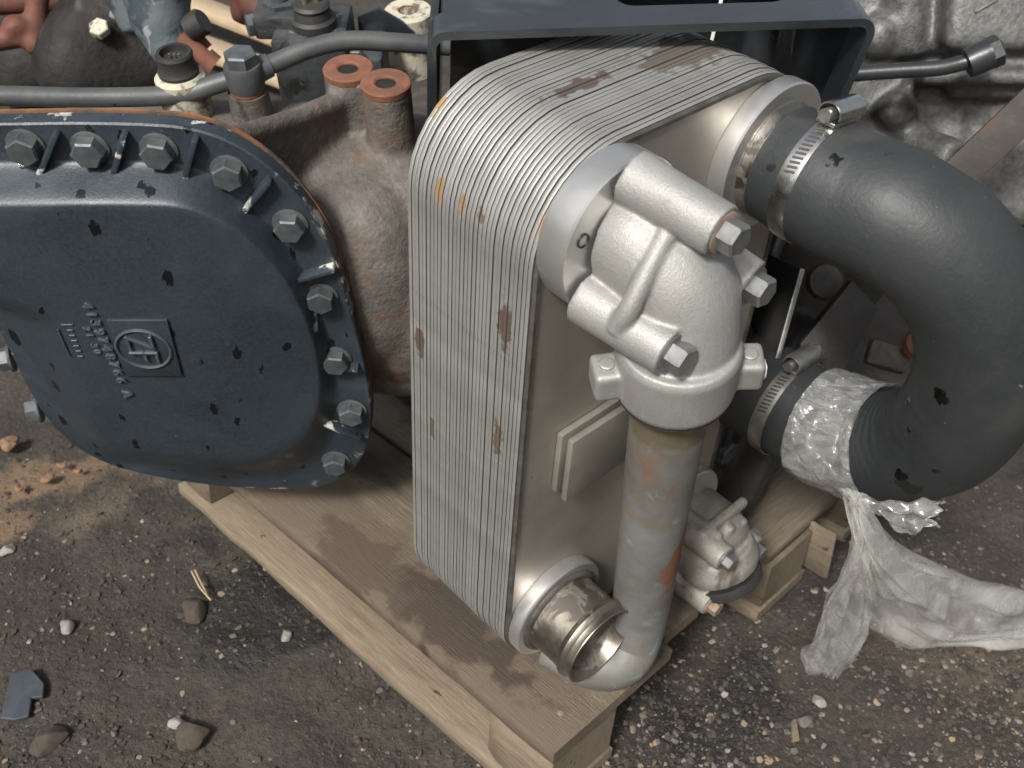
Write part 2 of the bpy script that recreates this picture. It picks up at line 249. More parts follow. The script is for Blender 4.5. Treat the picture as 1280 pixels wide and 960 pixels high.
MT['film'] = plastic('cling_film', 0.20, (0.95, 0.95, 0.94), 0.12, 2.5, 85, (1.6, 0.45, 0.7), 0.4, 1.9, 1.0, 0.006, 0.3)
MT['bag'] = plastic('polythene', 0.17, (0.97, 0.96, 0.92), 0.18, 1.4, 18, (1, 1, 1), 0.35, 2.0, 0.5, 0.004, 0.14, 0.3)

# ------------------------------------------------------------------ geometry helpers: a geo is (verts, faces)
def gjoin(*gs):
    V, Fc = [], []
    for v, f in gs:
        o = len(V); V += [Vector(p) for p in v]; Fc += [tuple(i + o for i in q) for q in f]
    return V, Fc
def gx(g, m): return [m @ Vector(p) for p in g[0]], list(g[1])
def loft(rings, cap=True, closed=True):
    V = [Vector(p) for r in rings for p in r]; n = len(rings[0]); Fc = []
    for i in range(len(rings) - 1):
        for j in range(n if closed else n - 1):
            k = (j + 1) % n; Fc.append((i * n + j, i * n + k, (i + 1) * n + k, (i + 1) * n + j))
    if cap and closed:
        Fc.append(tuple(reversed(range(n)))); Fc.append(tuple(range((len(rings) - 1) * n, len(rings) * n)))
    return V, Fc
def lathe(prof, m=Matrix(), seg=40, loop=False):
    """prof = [(radius, height)] about local z"""
    rings = [[m @ Vector((r * math.cos(2 * math.pi * j / seg), r * math.sin(2 * math.pi * j / seg), h)) for j in range(seg)] for r, h in prof]
    if loop: rings.append(rings[0])
    return loft(rings, cap=not loop)
def catmull(pts, n=8):
    P = [Vector(p) for p in pts]; P = [P[0] * 2 - P[1]] + P + [P[-1] * 2 - P[-2]]; out = []
    for i in range(1, len(P) - 2):
        a, b, c, d = P[i - 1:i + 3]
        for k in range(n):
            t = k / n
            out.append(0.5 * ((2 * b) + (c - a) * t + (2 * a - 5 * b + 4 * c - d) * t * t + (3 * b - a - 3 * c + d) * t ** 3))
    out.append(P[-2]); return out
def interp(vals, n):
    out = []
    for i in range(n):
        t = i / (n - 1) * (len(vals) - 1); k = min(int(t), len(vals) - 2); u = t - k; u = u * u * (3 - 2 * u)
        out.append(vals[k] * (1 - u) + vals[k + 1] * u)
    return out
def frames(path):
    n = len(path); T = [(path[min(i + 1, n - 1)] - path[max(i - 1, 0)]).normalized() for i in range(n)]
    x = Vector((0, 0, 1)) if abs(T[0].z) < 0.9 else Vector((1, 0, 0)); out = []
    for t in T:
        x = (x - t * t.dot(x)).normalized(); out.append((x, t.cross(x), t))
    return out
def tube(path, radii, seg=20, cap=True, fn=None):
    n = len(path); R = interp(radii, n) if isinstance(radii, (list, tuple)) else [radii] * n
    rings = []
    for i, (p, (x, y, t)) in enumerate(zip(path, frames(path))):
        rg = []
        for j in range(seg):
            a = 2 * math.pi * j / seg; r = R[i] + (fn(i / (n - 1), a) if fn else 0)
            rg.append(p + (x * math.cos(a) + y * math.sin(a)) * r)
        rings.append(rg)
    return loft(rings, cap)
def box(sx, sy, sz, m=Matrix(), bev=0.0, seg=2):
    bm = bmesh.new(); bmesh.ops.create_cube(bm, size=1.0); bmesh.ops.scale(bm, vec=(sx, sy, sz), verts=bm.verts)
    if bev: bmesh.ops.bevel(bm, geom=bm.edges[:], offset=bev, segments=seg, affect='EDGES', profile=0.5)
    bm.verts.index_update(); g = ([m @ v.co.copy() for v in bm.verts], [tuple(v.index for v in f.verts) for f in bm.faces]); bm.free(); return g
def prism(poly, z0, z1, m=Matrix(), bev=0.0, seg=2):
    bm = bmesh.new(); vs = [bm.verts.new((x, y, z0)) for x, y in poly]; f = bm.faces.new(vs)
    r = bmesh.ops.extrude_face_region(bm, geom=[f]); bmesh.ops.translate(bm, vec=(0, 0, z1 - z0), verts=[v for v in r['geom'] if isinstance(v, bmesh.types.BMVert)])
    bmesh.ops.recalc_face_normals(bm, faces=bm.faces)
    if bev: bmesh.ops.bevel(bm, geom=bm.edges[:], offset=bev, segments=seg, affect='EDGES', profile=0.5)
    bm.verts.index_update(); g = ([m @ v.co.copy() for v in bm.verts], [tuple(v.index for v in f.verts) for f in bm.faces]); bm.free(); return g
def rock(r, seed, flat=0.6, sub=2, amp=0.35):
    bm = bmesh.new(); bmesh.ops.create_icosphere(bm, subdivisions=sub, radius=r)
    for v in bm.verts:
        k = 1 + amp * noise.noise(v.co / r * 0.9 + Vector((seed * 3.7, seed * 1.3, 0))) * 1.6
        v.co *= k; v.co.z *= flat
    bm.verts.index_update(); g = ([v.co.copy() for v in bm.verts], [tuple(v.index for v in f.verts) for f in bm.faces]); bm.free(); return g

def mkmesh(name, g, mat, sharp=38, smooth=True):
    me = bpy.data.meshes.new(name); me.from_pydata([tuple(v) for v in g[0]], [], g[1])
    bm = bmesh.new(); bm.from_mesh(me); bmesh.ops.recalc_face_normals(bm, faces=bm.faces); bm.to_mesh(me); bm.free()
    if smooth:
        me.shade_smooth(); me.set_sharp_from_angle(angle=RAD(sharp))
    me.materials.append(MT[mat] if isinstance(mat, str) else mat); return me
def fuse(o, vox, it=6, fac=0.5):
    r = o.modifiers.new('remesh', 'REMESH'); r.mode = 'VOXEL'; r.voxel_size = vox; r.use_smooth_shade = True
    s = o.modifiers.new('smooth', 'SMOOTH'); s.factor = fac; s.iterations = it
def tagp(o, label, cat, group=None):
    o['label'] = label; o['category'] = cat
    if group: o['group'] = group
class Thing:
    def __init__(s, name, label, cat, base, group=None, world=False):
        s.pm = {}; s.b = Vector(base); s.o = bpy.data.objects.new(name, None); COL.objects.link(s.o); s.o.empty_display_size = 0.02
        s.o.matrix_world = (Matrix() if world else M) @ Matrix.Translation(s.b); tagp(s.o, label, cat, group)
    def part(s, name, g, mat, sharp=38, parent=None, m=None, vox=None, it=6, smooth=True, label=None):
        me = g if isinstance(g, bpy.types.Mesh) else mkmesh(name, g, mat, sharp, smooth)
        o = bpy.data.objects.new(name, me); COL.objects.link(o); m = m or Matrix()
        if parent: o.parent = parent; o.matrix_basis = s.pm[parent.name].inverted() @ m
        else: o.parent = s.o; o.matrix_basis = Matrix.Translation(-s.b) @ m
        s.pm[o.name] = m
        if vox: fuse(o, vox, it)
        if label: o['label'] = label
        return o
def solo(name, g, mat, label, cat, sharp=38, vox=None, it=6, group=None, kind=None, world=False, smooth=True):
    V = [Vector(v) for v in g[0]]; c = sum(V, Vector()) / len(V)
    lo = min((v.z for v in V)); b = Vector((c.x, c.y, lo))
    o = bpy.data.objects.new(name, mkmesh(name, ([v - b for v in V], g[1]), mat, sharp, smooth)); COL.objects.link(o)
    o.matrix_world = (Matrix() if world else M) @ Matrix.Translation(b)
    if kind: o['kind'] = kind
    if label: o['label'] = label
    if cat: o['category'] = cat
    if group: o['group'] = group
    if vox: fuse(o, vox, it)
    return o

_bolts = {}
def bolt_mesh(mat, r, h, wr=0.0, wh=0.0025, washmat=None):
    k = (mat, r, h, wr, washmat)
    if k not in _bolts:
        seg = 6; z0 = wh if wr else 0.0; rings = []
        for rr, z in ((r, z0 - 0.001), (r, z0 + h * 0.86), (r * 0.88, z0 + h)):
            rings.append([Vector((rr * math.cos(math.pi * j / 3), rr * math.sin(math.pi * j / 3), z)) for j in range(seg)])
        g = loft(rings)
        ng = len(g[1])
        if wr: g = gjoin(g, lathe([(wr * 0.3, -0.001), (wr * 0.96, -0.001), (wr, 0.0006), (wr, wh * 0.8), (wr * 0.94, wh), (r * 0.3, wh)], seg=24))
        me = mkmesh('bolt', g, mat, 28)
        if washmat:
            me.materials.append(MT[washmat])
            for p in me.polygons:
                if p.index >= ng: p.material_index = 1
        _bolts[k] = me
    return _bolts[k]
def bolt(th, p, ax, mat='zinc', r=0.0105, h=0.009, wr=0.0, washmat=None, spin=None, name='bolt', label=None):
    return th.part(name, bolt_mesh(mat, r, h, wr, 0.0025, washmat), mat, m=fr(p, ax, spin=random.uniform(0, 1) if spin is None else spin), label=label)

# ------------------------------------------------------------------ ground
def ground_h(x, y):
    v = Vector((x, y, 0))
    return 0.012 * noise.noise(v * 5) + 0.006 * noise.noise(v * 17 + Vector((3, 1, 0))) + 0.003 * noise.noise(v * 47)
def axis_cuts(lo, hi, fine_lo, fine_hi, n):
    out = [fine_lo + (fine_hi - fine_lo) * i / n for i in range(n + 1)]
    return [lo, lo * 0.4 + fine_lo * 0.6] + out + [hi * 0.3 + fine_hi * 0.7, hi]
gxs, gys = axis_cuts(-9, 14, -0.9, 1.9, 300), axis_cuts(-9, 14, -0.9, 2.6, 360)
gv = [(x, y, (ground_h(x, y) - 0.012) if -0.95 < x < 2 and -0.95 < y < 2.7 else -0.012) for y in gys for x in gxs]
nx = len(gxs); gf = [(j * nx + i, j * nx + i + 1, (j + 1) * nx + i + 1, (j + 1) * nx + i) for j in range(len(gys) - 1) for i in range(nx - 1)]
MT['ground'] = pmat('packed_dirt', (0.066, 0.054, 0.042), (0.036, 0.030, 0.024), 5, 8, rough=(0.75, 0.95), mixpos=(0.36, 0.64),
    grain=((0.022, 0.018, 0.015), 120, 0.75, (1, 1, 1)),
    spots=[((0.125, 0.095, 0.066), 3.2, 0.58, 0.14, (1, 1, 1), 0.95), ((0.025, 0.022, 0.020), 9, 0.58, 0.10, (1, 1, 1), 0.6),
           ((0.24, 0.215, 0.18), 150, 0.70, 0.03, (1, 1, 1), 0.9)], patches=[((0.15, 0.10, 0.062), atz(55, 592), (0.13, 0.07, 0.05), 0.95, 14), ((0.15, 0.10, 0.062), atz(-20, 640), (0.10, 0.08, 0.05), 0.95, 14), ((0.020, 0.018, 0.016), atz(330, 760), (0.16, 0.12, 0.05), 0.55, 9), ((0.020, 0.018, 0.016), atz(900, 880), (0.14, 0.10, 0.05), 0.55, 9)], bump=[(90, 0.8, 0.006), (330, 0.6, 0.002)])
go = bpy.data.objects.new('ground', mkmesh('ground', (gv, gf), 'ground', 180)); COL.objects.link(go); go['kind'] = 'structure'

def stones(name, n, region, rmin, rmax, mats, label, seed, pw=3.0):
    rd = random.Random(seed); protos = [rock(1, k + seed, 0.6, 1, 0.5) for k in range(10)]
    V, Fc, mi = [], [], []
    for _ in range(n):
        px, py = rd.uniform(*region[0]), rd.uniform(*region[1])
        p = toW(atz(px, py)); r = rmin + (rmax - rmin) * rd.random() ** (pw * 1.4)
        d = noise.noise(Vector((p.x * 4, p.y * 4, seed)))
        if rd.random() > 0.62 + d * 0.9: continue
        g = protos[rd.randrange(10)]; rz = Matrix.Rotation(rd.uniform(0, 6.28), 3, 'Z') @ Matrix.Rotation(rd.uniform(-.4, .4), 3, 'X') @ Matrix.Diagonal((1, rd.uniform(.6, 1), rd.uniform(.6, 1.1)))
        o = len(V); b = Vector((p.x, p.y, ground_h(p.x, p.y) - 0.012 + r * 0.15))
        V += [rz @ (q * r) + b for q in g[0]]; Fc += [tuple(i + o for i in f) for f in g[1]]; k = rd.choices(range(len(mats)), [w for _, w in mats])[0]; mi += [k] * len(g[1])
    me = mkmesh(name, (V, Fc), mats[0][0], 30)
    for m_, _ in mats[1:]: me.materials.append(MT[m_])
    me.polygons.foreach_set('material_index', mi)
    o = bpy.data.objects.new(name, me); COL.objects.link(o); o['kind'] = 'stuff'; o['label'] = label; o['category'] = 'gravel'
MT['st1'] = pmat('grey_stone', (0.12, 0.108, 0.092), (0.065, 0.057, 0.048), 60, rough=(0.7, 0.9), bump=[(300, 0.4, 0.001)])
MT['st2'] = pmat('brown_grit', (0.066, 0.051, 0.038), (0.038, 0.030, 0.023), 60, rough=(0.8, 0.95), bump=[(300, 0.4, 0.001)])
MT['st3'] = pmat('pale_chip', (0.25, 0.235, 0.21), (0.15, 0.14, 0.122), 60, rough=(0.55, 0.75), bump=[(300, 0.3, 0.001)])
MT['st4'] = pmat('sandy_chip', (0.26, 0.20, 0.13), (0.17, 0.13, 0.085), 60, rough=(0.8, 0.9), bump=[(300, 0.3, 0.001)])
stones('gravel', 12000, ((-40, 640), (540, 1000)), 0.0008, 0.0052, [('st2', 9), ('st1', 1.6), ('st3', 0.22), ('st4', 0.5)], 'fine dark gravel and grit left of the pallet', 3)
stones('gravel', 17000, ((740, 1320), (600, 1000)), 0.0008, 0.0056, [('st2', 7), ('st1', 2.6), ('st3', 0.5), ('st4', 0.9)], 'pale gravel and grit in front of the pallet under the bag', 5)

# ------------------------------------------------------------------ wooden pallet (level, world space)
pc = toW(atz(692, 942, PALLET_TOP)); pe = toW(atz(300, 607, PALLET_TOP))
py_ = (pe - pc); py_.z = 0; py_.normalize(); px_ = py_.cross(Vector((0, 0, 1))); TOPZ = PALLET_TOP - GROUND
def pm(x, y, z, lengthwise=True):
    """matrix of a board whose local x is its length"""
    o = Vector((pc.x, pc.y, 0)) + px_ * x + py_ * y; o.z = z
    X = py_ if lengthwise else px_; Z = Vector((0, 0, 1)); Y = Z.cross(X)
    m = Matrix((X, Y, Z)).transposed().to_4x4(); m.translation = o; return m
def board(L, w, t, seed, bev=0.0015, rag=0.0015, n=22):
    """sawn board with slightly wavy edges and worn arrises"""
    rings = []
    for i in range(n + 1):
        x = -L / 2 + L * i / n; k = lambda a: rag * noise.noise(Vector((x * 14, a * 5.3, seed * 2.1)))
        y0, y1, z0, z1 = -w / 2 + k(1), w / 2 + k(2), -t / 2, t / 2 + 0.4 * k(3)
        b = bev * (1 + 0.8 * noise.noise(Vector((x * 30, 9, seed))))
        e = b if i in (0, n) else 0; xx = x
        rings.append([(xx, y0 + e, z0 + b), (xx, y0 + b, z0 + e), (xx, y1 - b, z0 + e), (xx, y1 - e, z0 + b), (xx, y1 - e, z1 - b), (xx, y1 - b, z1 - e), (xx, y0 + b, z1 - e), (xx, y0 + e, z1 - b)])
    return loft(rings)
pal = Thing('wooden_pallet', 'worn wooden pallet with brown stained planks under the oil cooler', 'pallet', (pc.x, pc.y, 0), world=True)
PL, PT, BH = 0.752, 0.022, 0.082
xs = 0.0
for i, (w, gap, dl) in enumerate([(0.215, 0.010, 0), (0.075, 0.06, -0.02), (0.12, 0.05, -0.16), (0.10, 0.05, -0.16), (0.12, 0, -0.16)]):
    pal.part('plank', board(PL, w, PT, i), 'plank', 50, m=pm(xs + w / 2, PL / 2 - dl, TOPZ - PT / 2 - (0.004 if i == 1 else 0)))
    xs += w + gap
PW = xs
for j, y in enumerate((0.052, 0.38, 0.715)):
    for i, x in enumerate((0.062, 0.50, PW - 0.062)):
        if (i, j) == (0, 1): continue
        w_ = 0.072 if j == 2 else 0.098
        pal.part('block', board(w_, 0.112 if i != 0 else 0.118, BH, 20 + i * 3 + j, 0.003, 0.002, 6), 'wood', 50, m=pm(x, y, TOPZ - PT - BH / 2 - 0.0005))
for i, x in enumerate((0.060, 0.50, PW - 0.062)):
    pal.part('bottom_board', board(PL, 0.128, 0.021, 40 + i, 0.002, 0.004), 'wood', 50, m=pm(x, PL / 2, 0.0115))
for (x, y) in ((0.045, 0.03), (0.085, 0.055), (0.165, 0.04), (0.19, 0.07), (0.05, 0.70), (0.09, 0.725)):
    pal.part('nail', lathe([(0.0005, -0.002), (0.0038, -0.001), (0.0040, 0.0002), (0.0030, 0.0009), (0.0005, 0.001)], pm(x, y, TOPZ + 0.0002), 12), 'rustwash', 40)
# split splinter board leaning off the far corner block
pal.part('cross_board', board(0.19, 0.095, 0.02, 63, 0.002, 0.003), 'plank', 50, m=pm(0.535, 0.056, TOPZ - PT + 0.0105, False))
pal.part('split_board', board(0.13, 0.10, 0.008, 61, 0.002, 0.009), 'wood', 50, m=pm(0.566, 0.035, 0.066, True) @ Matrix.Rotation(RAD(78), 4, 'X'))

# ------------------------------------------------------------------ plate oil cooler
CW, CD, CB, CT, CR = 0.343, 0.155, -0.306, 0.346, 0.088
def rrect(x0, x1, z0, z1, r, inset=0.0, seg=9):
    out = []; r2 = max(r - inset, 0.002)
    for cx, cz, a0 in ((x1 - r, z1 - r, 0), (x0 + r, z1 - r, 90), (x0 + r, z0 + r, 180), (x1 - r, z0 + r, 270)):
        for k in range(seg + 1):
            a = RAD(a0 + 90 * k / seg); out.append((cx + r2 * math.cos(a), cz + r2 * math.sin(a)))
    return out
cool = Thing('oil_cooler', 'tall plate oil cooler of stacked grey metal plates with round ports', 'oil cooler', (CW / 2, CD / 2, CB))
NP = 31; pitch = CD / NP; rd = random.Random(4)
for v in range(6):
    pass
pl_meshes = []
for v in range(6):
    rd2 = random.Random(v); t = pitch; rings = []
    ph = rd2.uniform(0, 9)
    for yy, ins in ((0.0, 0.0042), (0.00075, 0.0040), (0.00081, 0.0004), (0.0012, 0.0001), (t * 0.6, 0.0), (t - 0.0004, 0.0001), (t - 0.00006, 0.0004), (t - 0.00003, 0.0042)):
        rr = rrect(0, CW, CB, CT, CR, ins)
        rings.append([Vector((x, yy + 0.00003 * noise.noise(Vector((x * 30, z * 18, ph))), z)) for x, z in rr])
    pme = mkmesh('plate', loft(rings), 'plate', 60); pme.materials.append(MT['joint']); pl_meshes.append(pme)
    for q in pme.polygons:
        if max(pme.vertices[k].co.y for k in q.vertices) < 0.00088: q.material_index = 1
for i in range(NP):
    j = Matrix.Translation((rd.uniform(-.0005, .0005), 0.0015 + i * pitch, rd.uniform(-.0006, .0006)))
    cool.part('plate', pl_meshes[rd.randrange(6)], 'plate', m=j)
def ring_y(inset, y): return [Vector((x, y, z)) for x, z in rrect(0, CW, CB, CT, CR, inset)]
cool.part('end_plate_rim', loft([ring_y(0.001, 0.0014), ring_y(0.0005, 0.0), ring_y(0.0015, -0.0028), ring_y(0.005, -0.0028), ring_y(0.0062, -0.0008), ring_y(0.0062, 0.0014)], cap=False), 'rim', 50)
fp = cool.part('front_plate', loft([ring_y(0.0055, 0.0012), ring_y(0.0055, -0.0006)]), 'face', 50)
def flange(cx, cz, ro, ri, h, name='flange', mat='machined', chamf=0.0016):
    m = fr((cx, -0.0008, cz), (0, -1, 0))
    return cool.part(name, lathe([(ri, 0), (ro - 0.0005, 0), (ro, chamf), (ro, h - chamf), (ro - chamf, h), (ri + chamf, h), (ri, h - chamf)], m, 72, loop=True), mat, 30)
PX, PXR, PZT, PZB = 0.066, 0.277, 0.280, -0.2215
flange(PX, PZT, 0.0665, 0.03, 0.028); flange(PXR, 0.268, 0.0705, 0.03, 0.018)
flange(PX, PZB, 0.0635, 0.03, 0.016); flange(PXR, PZB, 0.0635, 0.03, 0.016)
m = fr((PX, -0.001, PZB), (0, -1, 0))
pt_ = cool.part('port_tube', lathe([(0.036, 0.002), (0.0505, 0.014), (0.051, 0.018), (0.0475, 0.021), (0.0465, 0.04), (0.0468, 0.058), (0.0500, 0.062), (0.0512, 0.065), (0.0500, 0.0685), (0.0475, 0.071), (0.0470, 0.076), (0.0480, 0.0785), (0.0478, 0.0795),
    (0.0455, 0.0795), (0.0448, 0.077), (0.0448, 0.05), (0.040, 0.035), (0.038, 0.006)], m, 64), 'tube', 30)
cool.part('weld_bead', lathe([(0.050, 0.0145), (0.0545, 0.0165), (0.0525, 0.020), (0.049, 0.0205)], m, 64, loop=True), 'rim', 60, parent=pt_)
m = fr((PXR, -0.001, 0.268), (0, -1, 0))
cool.part('port_tube', lathe([(0.036, 0.002), (0.052, 0.014), (0.054, 0.019), (0.0515, 0.023), (0.0490, 0.026), (0.0485, 0.06), (0.045, 0.06), (0.044, 0.01)], m, 64), 'tube', 30)
# square tab with a second plate in front
tabp = ata(707, 628, 1, -0.020); tq = [(p.x, p.z) for p in (ata(707, 628, 1, -0.02), ata(715, 549, 1, -0.02))]
tx0 = 0.049; tz0, tz1 = -0.028, 0.054
cool.part('mounting_tab', box(0.092, 0.007, tz1 - tz0, Matrix.Translation((tx0 + 0.046, -0.0165, (tz0 + tz1) / 2)), 0.0012), 'tab', 30)
cool.part('mounting_tab', box(0.090, 0.007, tz1 - tz0 - 0.004, Matrix.Translation((tx0 + 0.043, -0.0045, (tz0 + tz1) / 2 + 0.003)), 0.0012), 'tab', 30)
# tapped holes in the top flange face
for (hx, hz) in ((0.0195, 0.2965), (0.112, 0.318)):
    mm = fr((hx, -0.0287, hz), (0, -1, 0))
    cool.part('tapped_hole', lathe([(0.0062, 0.0), (0.0062, 0.0012), (0.0050, 0.0013), (0.0046, -0.003), (0.001, -0.006)], mm, 20), 'thread', 30)

# ------------------------------------------------------------------ thermostat housing (upper elbow casting)
AX0 = Vector((0.070, -0.029, 0.279)); AXN = Vector((0, -1, 0))
val = Thing('elbow_housing', 'pale cast aluminium elbow housing bolted to the upper port of the cooler', 'housing', (0.085, -0.09, 0.12))
PB = Vector((0.0815, -0.092, 0.160)); PDIR = (Vector((0.136, -0.073, -0.20)) - PB).normalized()     # the pipe leans out a little
ctr = Vector((0.081, -0.072, 0.268))
path = catmull([AX0 + Vector((0, 0.0005, 0)), Vector((0.072, -0.05, 0.279)), Vector((0.078, -0.078, 0.258)), Vector((0.080, -0.089, 0.225)), PB - PDIR * 0.03], 8)
body = tube(path, [0.044, 0.045, 0.047, 0.0465, 0.046], 36)
pieces = [body]
pieces.append(gx(rock(0.0470, 0, 1.0, 3, 0), Matrix.Translation((0.077, -0.068, 0.262))))
bl = {'top': Vector((0.076, -0.110, 0.324)), 'right': Vector((0.133, -0.110, 0.250)), 'low': Vector((0.039, -0.112, 0.232))}
root = {'top': Vector((0.066, -0.029, 0.333)), 'right': Vector((0.118, -0.029, 0.268)), 'low': Vector((0.028, -0.029, 0.240))}
for k in bl:
    a, b = root[k], bl[k]; pieces.append(tube([a, a.lerp(b, .5), b], [0.0225, 0.0212, 0.0205], 28))
    pieces.append(tube([a.lerp(ctr, .4), b.lerp(ctr, .4) + Vector((0, 0.025, 0))], 0.014, 14))
# collar
fc = lambda d: fr(PB - PDIR * d, PDIR)
pieces.append(lathe([(0.02, 0), (0.0485, 0), (0.0510, 0.006), (0.0505, 0.05), (0.0485, 0.056), (0.02, 0.056)], fc(0.056), 40))
# arched rib between the top and low bosses
rb = catmull([atd(848, 262, 0.80), atd(832, 295, 0.792), atd(808, 342, 0.79), atd(787, 385, 0.795), atd(770, 412, 0.81)], 6)
pieces.append(tube(rb, 0.0085, 12))
# two clip lugs on the collar
for s, (px, py) in ((-1, (762, 468)), (1, (928, 452))):
    p = atp(px, py, PB - PDIR * 0.03, (RZ))
    side = (p - (PB - PDIR * 0.03)); side -= PDIR * side.dot(PDIR); side.normalize()
    c = PB - PDIR * 0.022 + side * 0.056
    pieces.append(box(0.028, 0.030, 0.030, fr(c, PDIR, side), 0.004))
    val.part('lug_pin', lathe([(0.0066, -0.002), (0.0066, 0.0018), (0.0055, 0.0026), (0.001, 0.0028)], fr(c - PDIR * 0.0148 + side * 0.002, -PDIR), 20), 'alu', 30)
    if s == 1: val.part('paint_dab', gx(rock(0.009, 5, 0.8, 2, 0.5), fr(c + side * 0.0125 + PDIR * 0.004, side)), 'white', 60)
val.part('casting', gjoin(*pieces), 'alu', vox=0.0017, it=4)
for k in bl: bolt(val, bl[k] + Vector((0, -0.0006, 0)), (0, -1, 0), 'zinc', 0.0132, 0.0140, 0.0168, 'rustwash' if k == 'top' else 'zinc', spin=0.3)
val.part('seal_ring', lathe([(0.036, 0), (0.0475, 0), (0.0478, 0.003), (0.036, 0.003)], fc(-0.0005), 40), 'darkcast', 30)

# ------------------------------------------------------------------ coolant pipe dropping to a bend
P2 = Vector((0.136, -0.073, -0.20))
pp_ = catmull([PB - PDIR * 0.02, PB + PDIR * 0.08, PB.lerp(P2, .6), P2, Vector((0.137, -0.074, -0.245)), Vector((0.131, -0.077, -0.278)), Vector((0.114, -0.080, -0.292)), Vector((0.094, -0.070, -0.297)), Vector((0.078, -0.045, -0.298)), Vector((0.070, -0.01, -0.298))], 7)
pipe = Thing('coolant_pipe', 'blotchy grey steel pipe with rust patch hanging below the elbow housing', 'pipe', (0.122, -0.078, -0.3))
pipe.part('pipe_run', tube(pp_, [0.0335, 0.0335, 0.0325, 0.032, 0.0315, 0.0310, 0.0300, 0.029, 0.028, 0.027], 40), 'pipe', 60)

# ------------------------------------------------------------------ lower housing on the lower right port
low = Thing('pump_housing', 'dirty grey cast housing with bolts on the lower right of the cooler', 'housing', (0.288, -0.06, -0.32))
LB = Vector((0.290, -0.012, -0.246)); pieces = [lathe([(0.01, 0), (0.050, 0), (0.052, 0.01), (0.051, 0.045), (0.043, 0.066), (0.028, 0.075), (0.01, 0.078)], fr(LB, (0, -1, 0)), 40)]
lb = [Vector((0.252, -0.098, -0.208)), Vector((0.254, -0.096, -0.298)), Vector((0.334, -0.092, -0.262))]
for p in lb:
    a = Vector((p.x, -0.012, p.z)); pieces.append(tube([a, p], 0.0165, 20)); pieces.append(tube([a.lerp(LB, .4), p.lerp(LB, .35) + Vector((0, .03, 0))], 0.014, 12))
pieces.append(tube([Vector((0.336, -0.078, -0.262)), Vector((0.352, -0.074, -0.272))], 0.015, 16))
for k in range(3): pieces.append(box(0.012, 0.07, 0.012, Matrix.Translation((0.262 + 0.026 * k, -0.045, -0.196 - 0.008 * k)), 0.003))
pieces.append(box(0.085, 0.012, 0.014, Matrix.Translation((0.288, -0.062, -0.196)), 0.003))
pieces.append(lathe([(0.01, -0.02), (0.047, -0.02), (0.05, 0.0), (0.046, 0.012), (0.01, 0.02)], fr(Vector((0.292, -0.070, -0.268)), Vector((0.1, -0.5, -0.86))), 36))
low.part('casting', gjoin(*pieces), 'alu_dirty', vox=0.0022, it=6)
for i, p in enumerate(lb): bolt(low, p + Vector((0, 0.001, 0)), (0, -1, 0), 'rustwash' if i == 1 else 'zinc', 0.0098, 0.0105, 0.0125)
low.part('seal_ring', lathe([(0.02, 0), (0.046, 0), (0.047, 0.006), (0.046, 0.014), (0.02, 0.014)], fr(Vector((0.293, -0.078, -0.283)), Vector((0.1, -0.5, -0.86))), 36), 'rubber2', 30)

# ------------------------------------------------------------------ rubber U hose, clamps, film, bag
hp = catmull([(0.277, -0.030, 0.268), (0.277, -0.070, 0.268), ata(1062, 248, 0, 0.280), ata(1122, 274, 0, 0.286), ata(1186, 322, 0, 0.305), ata(1226, 393, 0, 0.328), ata(1224, 476, 0, 0.350),
              ata(1180, 540, 0, 0.368), ata(1118, 558, 0, 0.379), ata(1062, 545, 0, 0.382), ata(1010, 522, 0, 0.383), ata(955, 488, 0, 0.383)], 18)
def ripple(t, a):
    inner = max(0, math.cos(a - RIP0)); return -0.0009 * inner ** 2 * math.sin(t * 420 + 4 * noise.noise(Vector((t * 30, a * 2, 0)))) * max(0, 1 - abs(t - 0.68) / 0.22)
RIP0 = 3.14
hose = solo('rubber_hose', tube(hp, [0.0535, 0.0560, 0.0575, 0.0580, 0.0585, 0.059, 0.0595, 0.0595, 0.0590, 0.0585, 0.058, 0.058], 64, fn=ripple), 'rubber',
     'thick black rubber hose bent in a U at the right of the cooler', 'hose', 60)
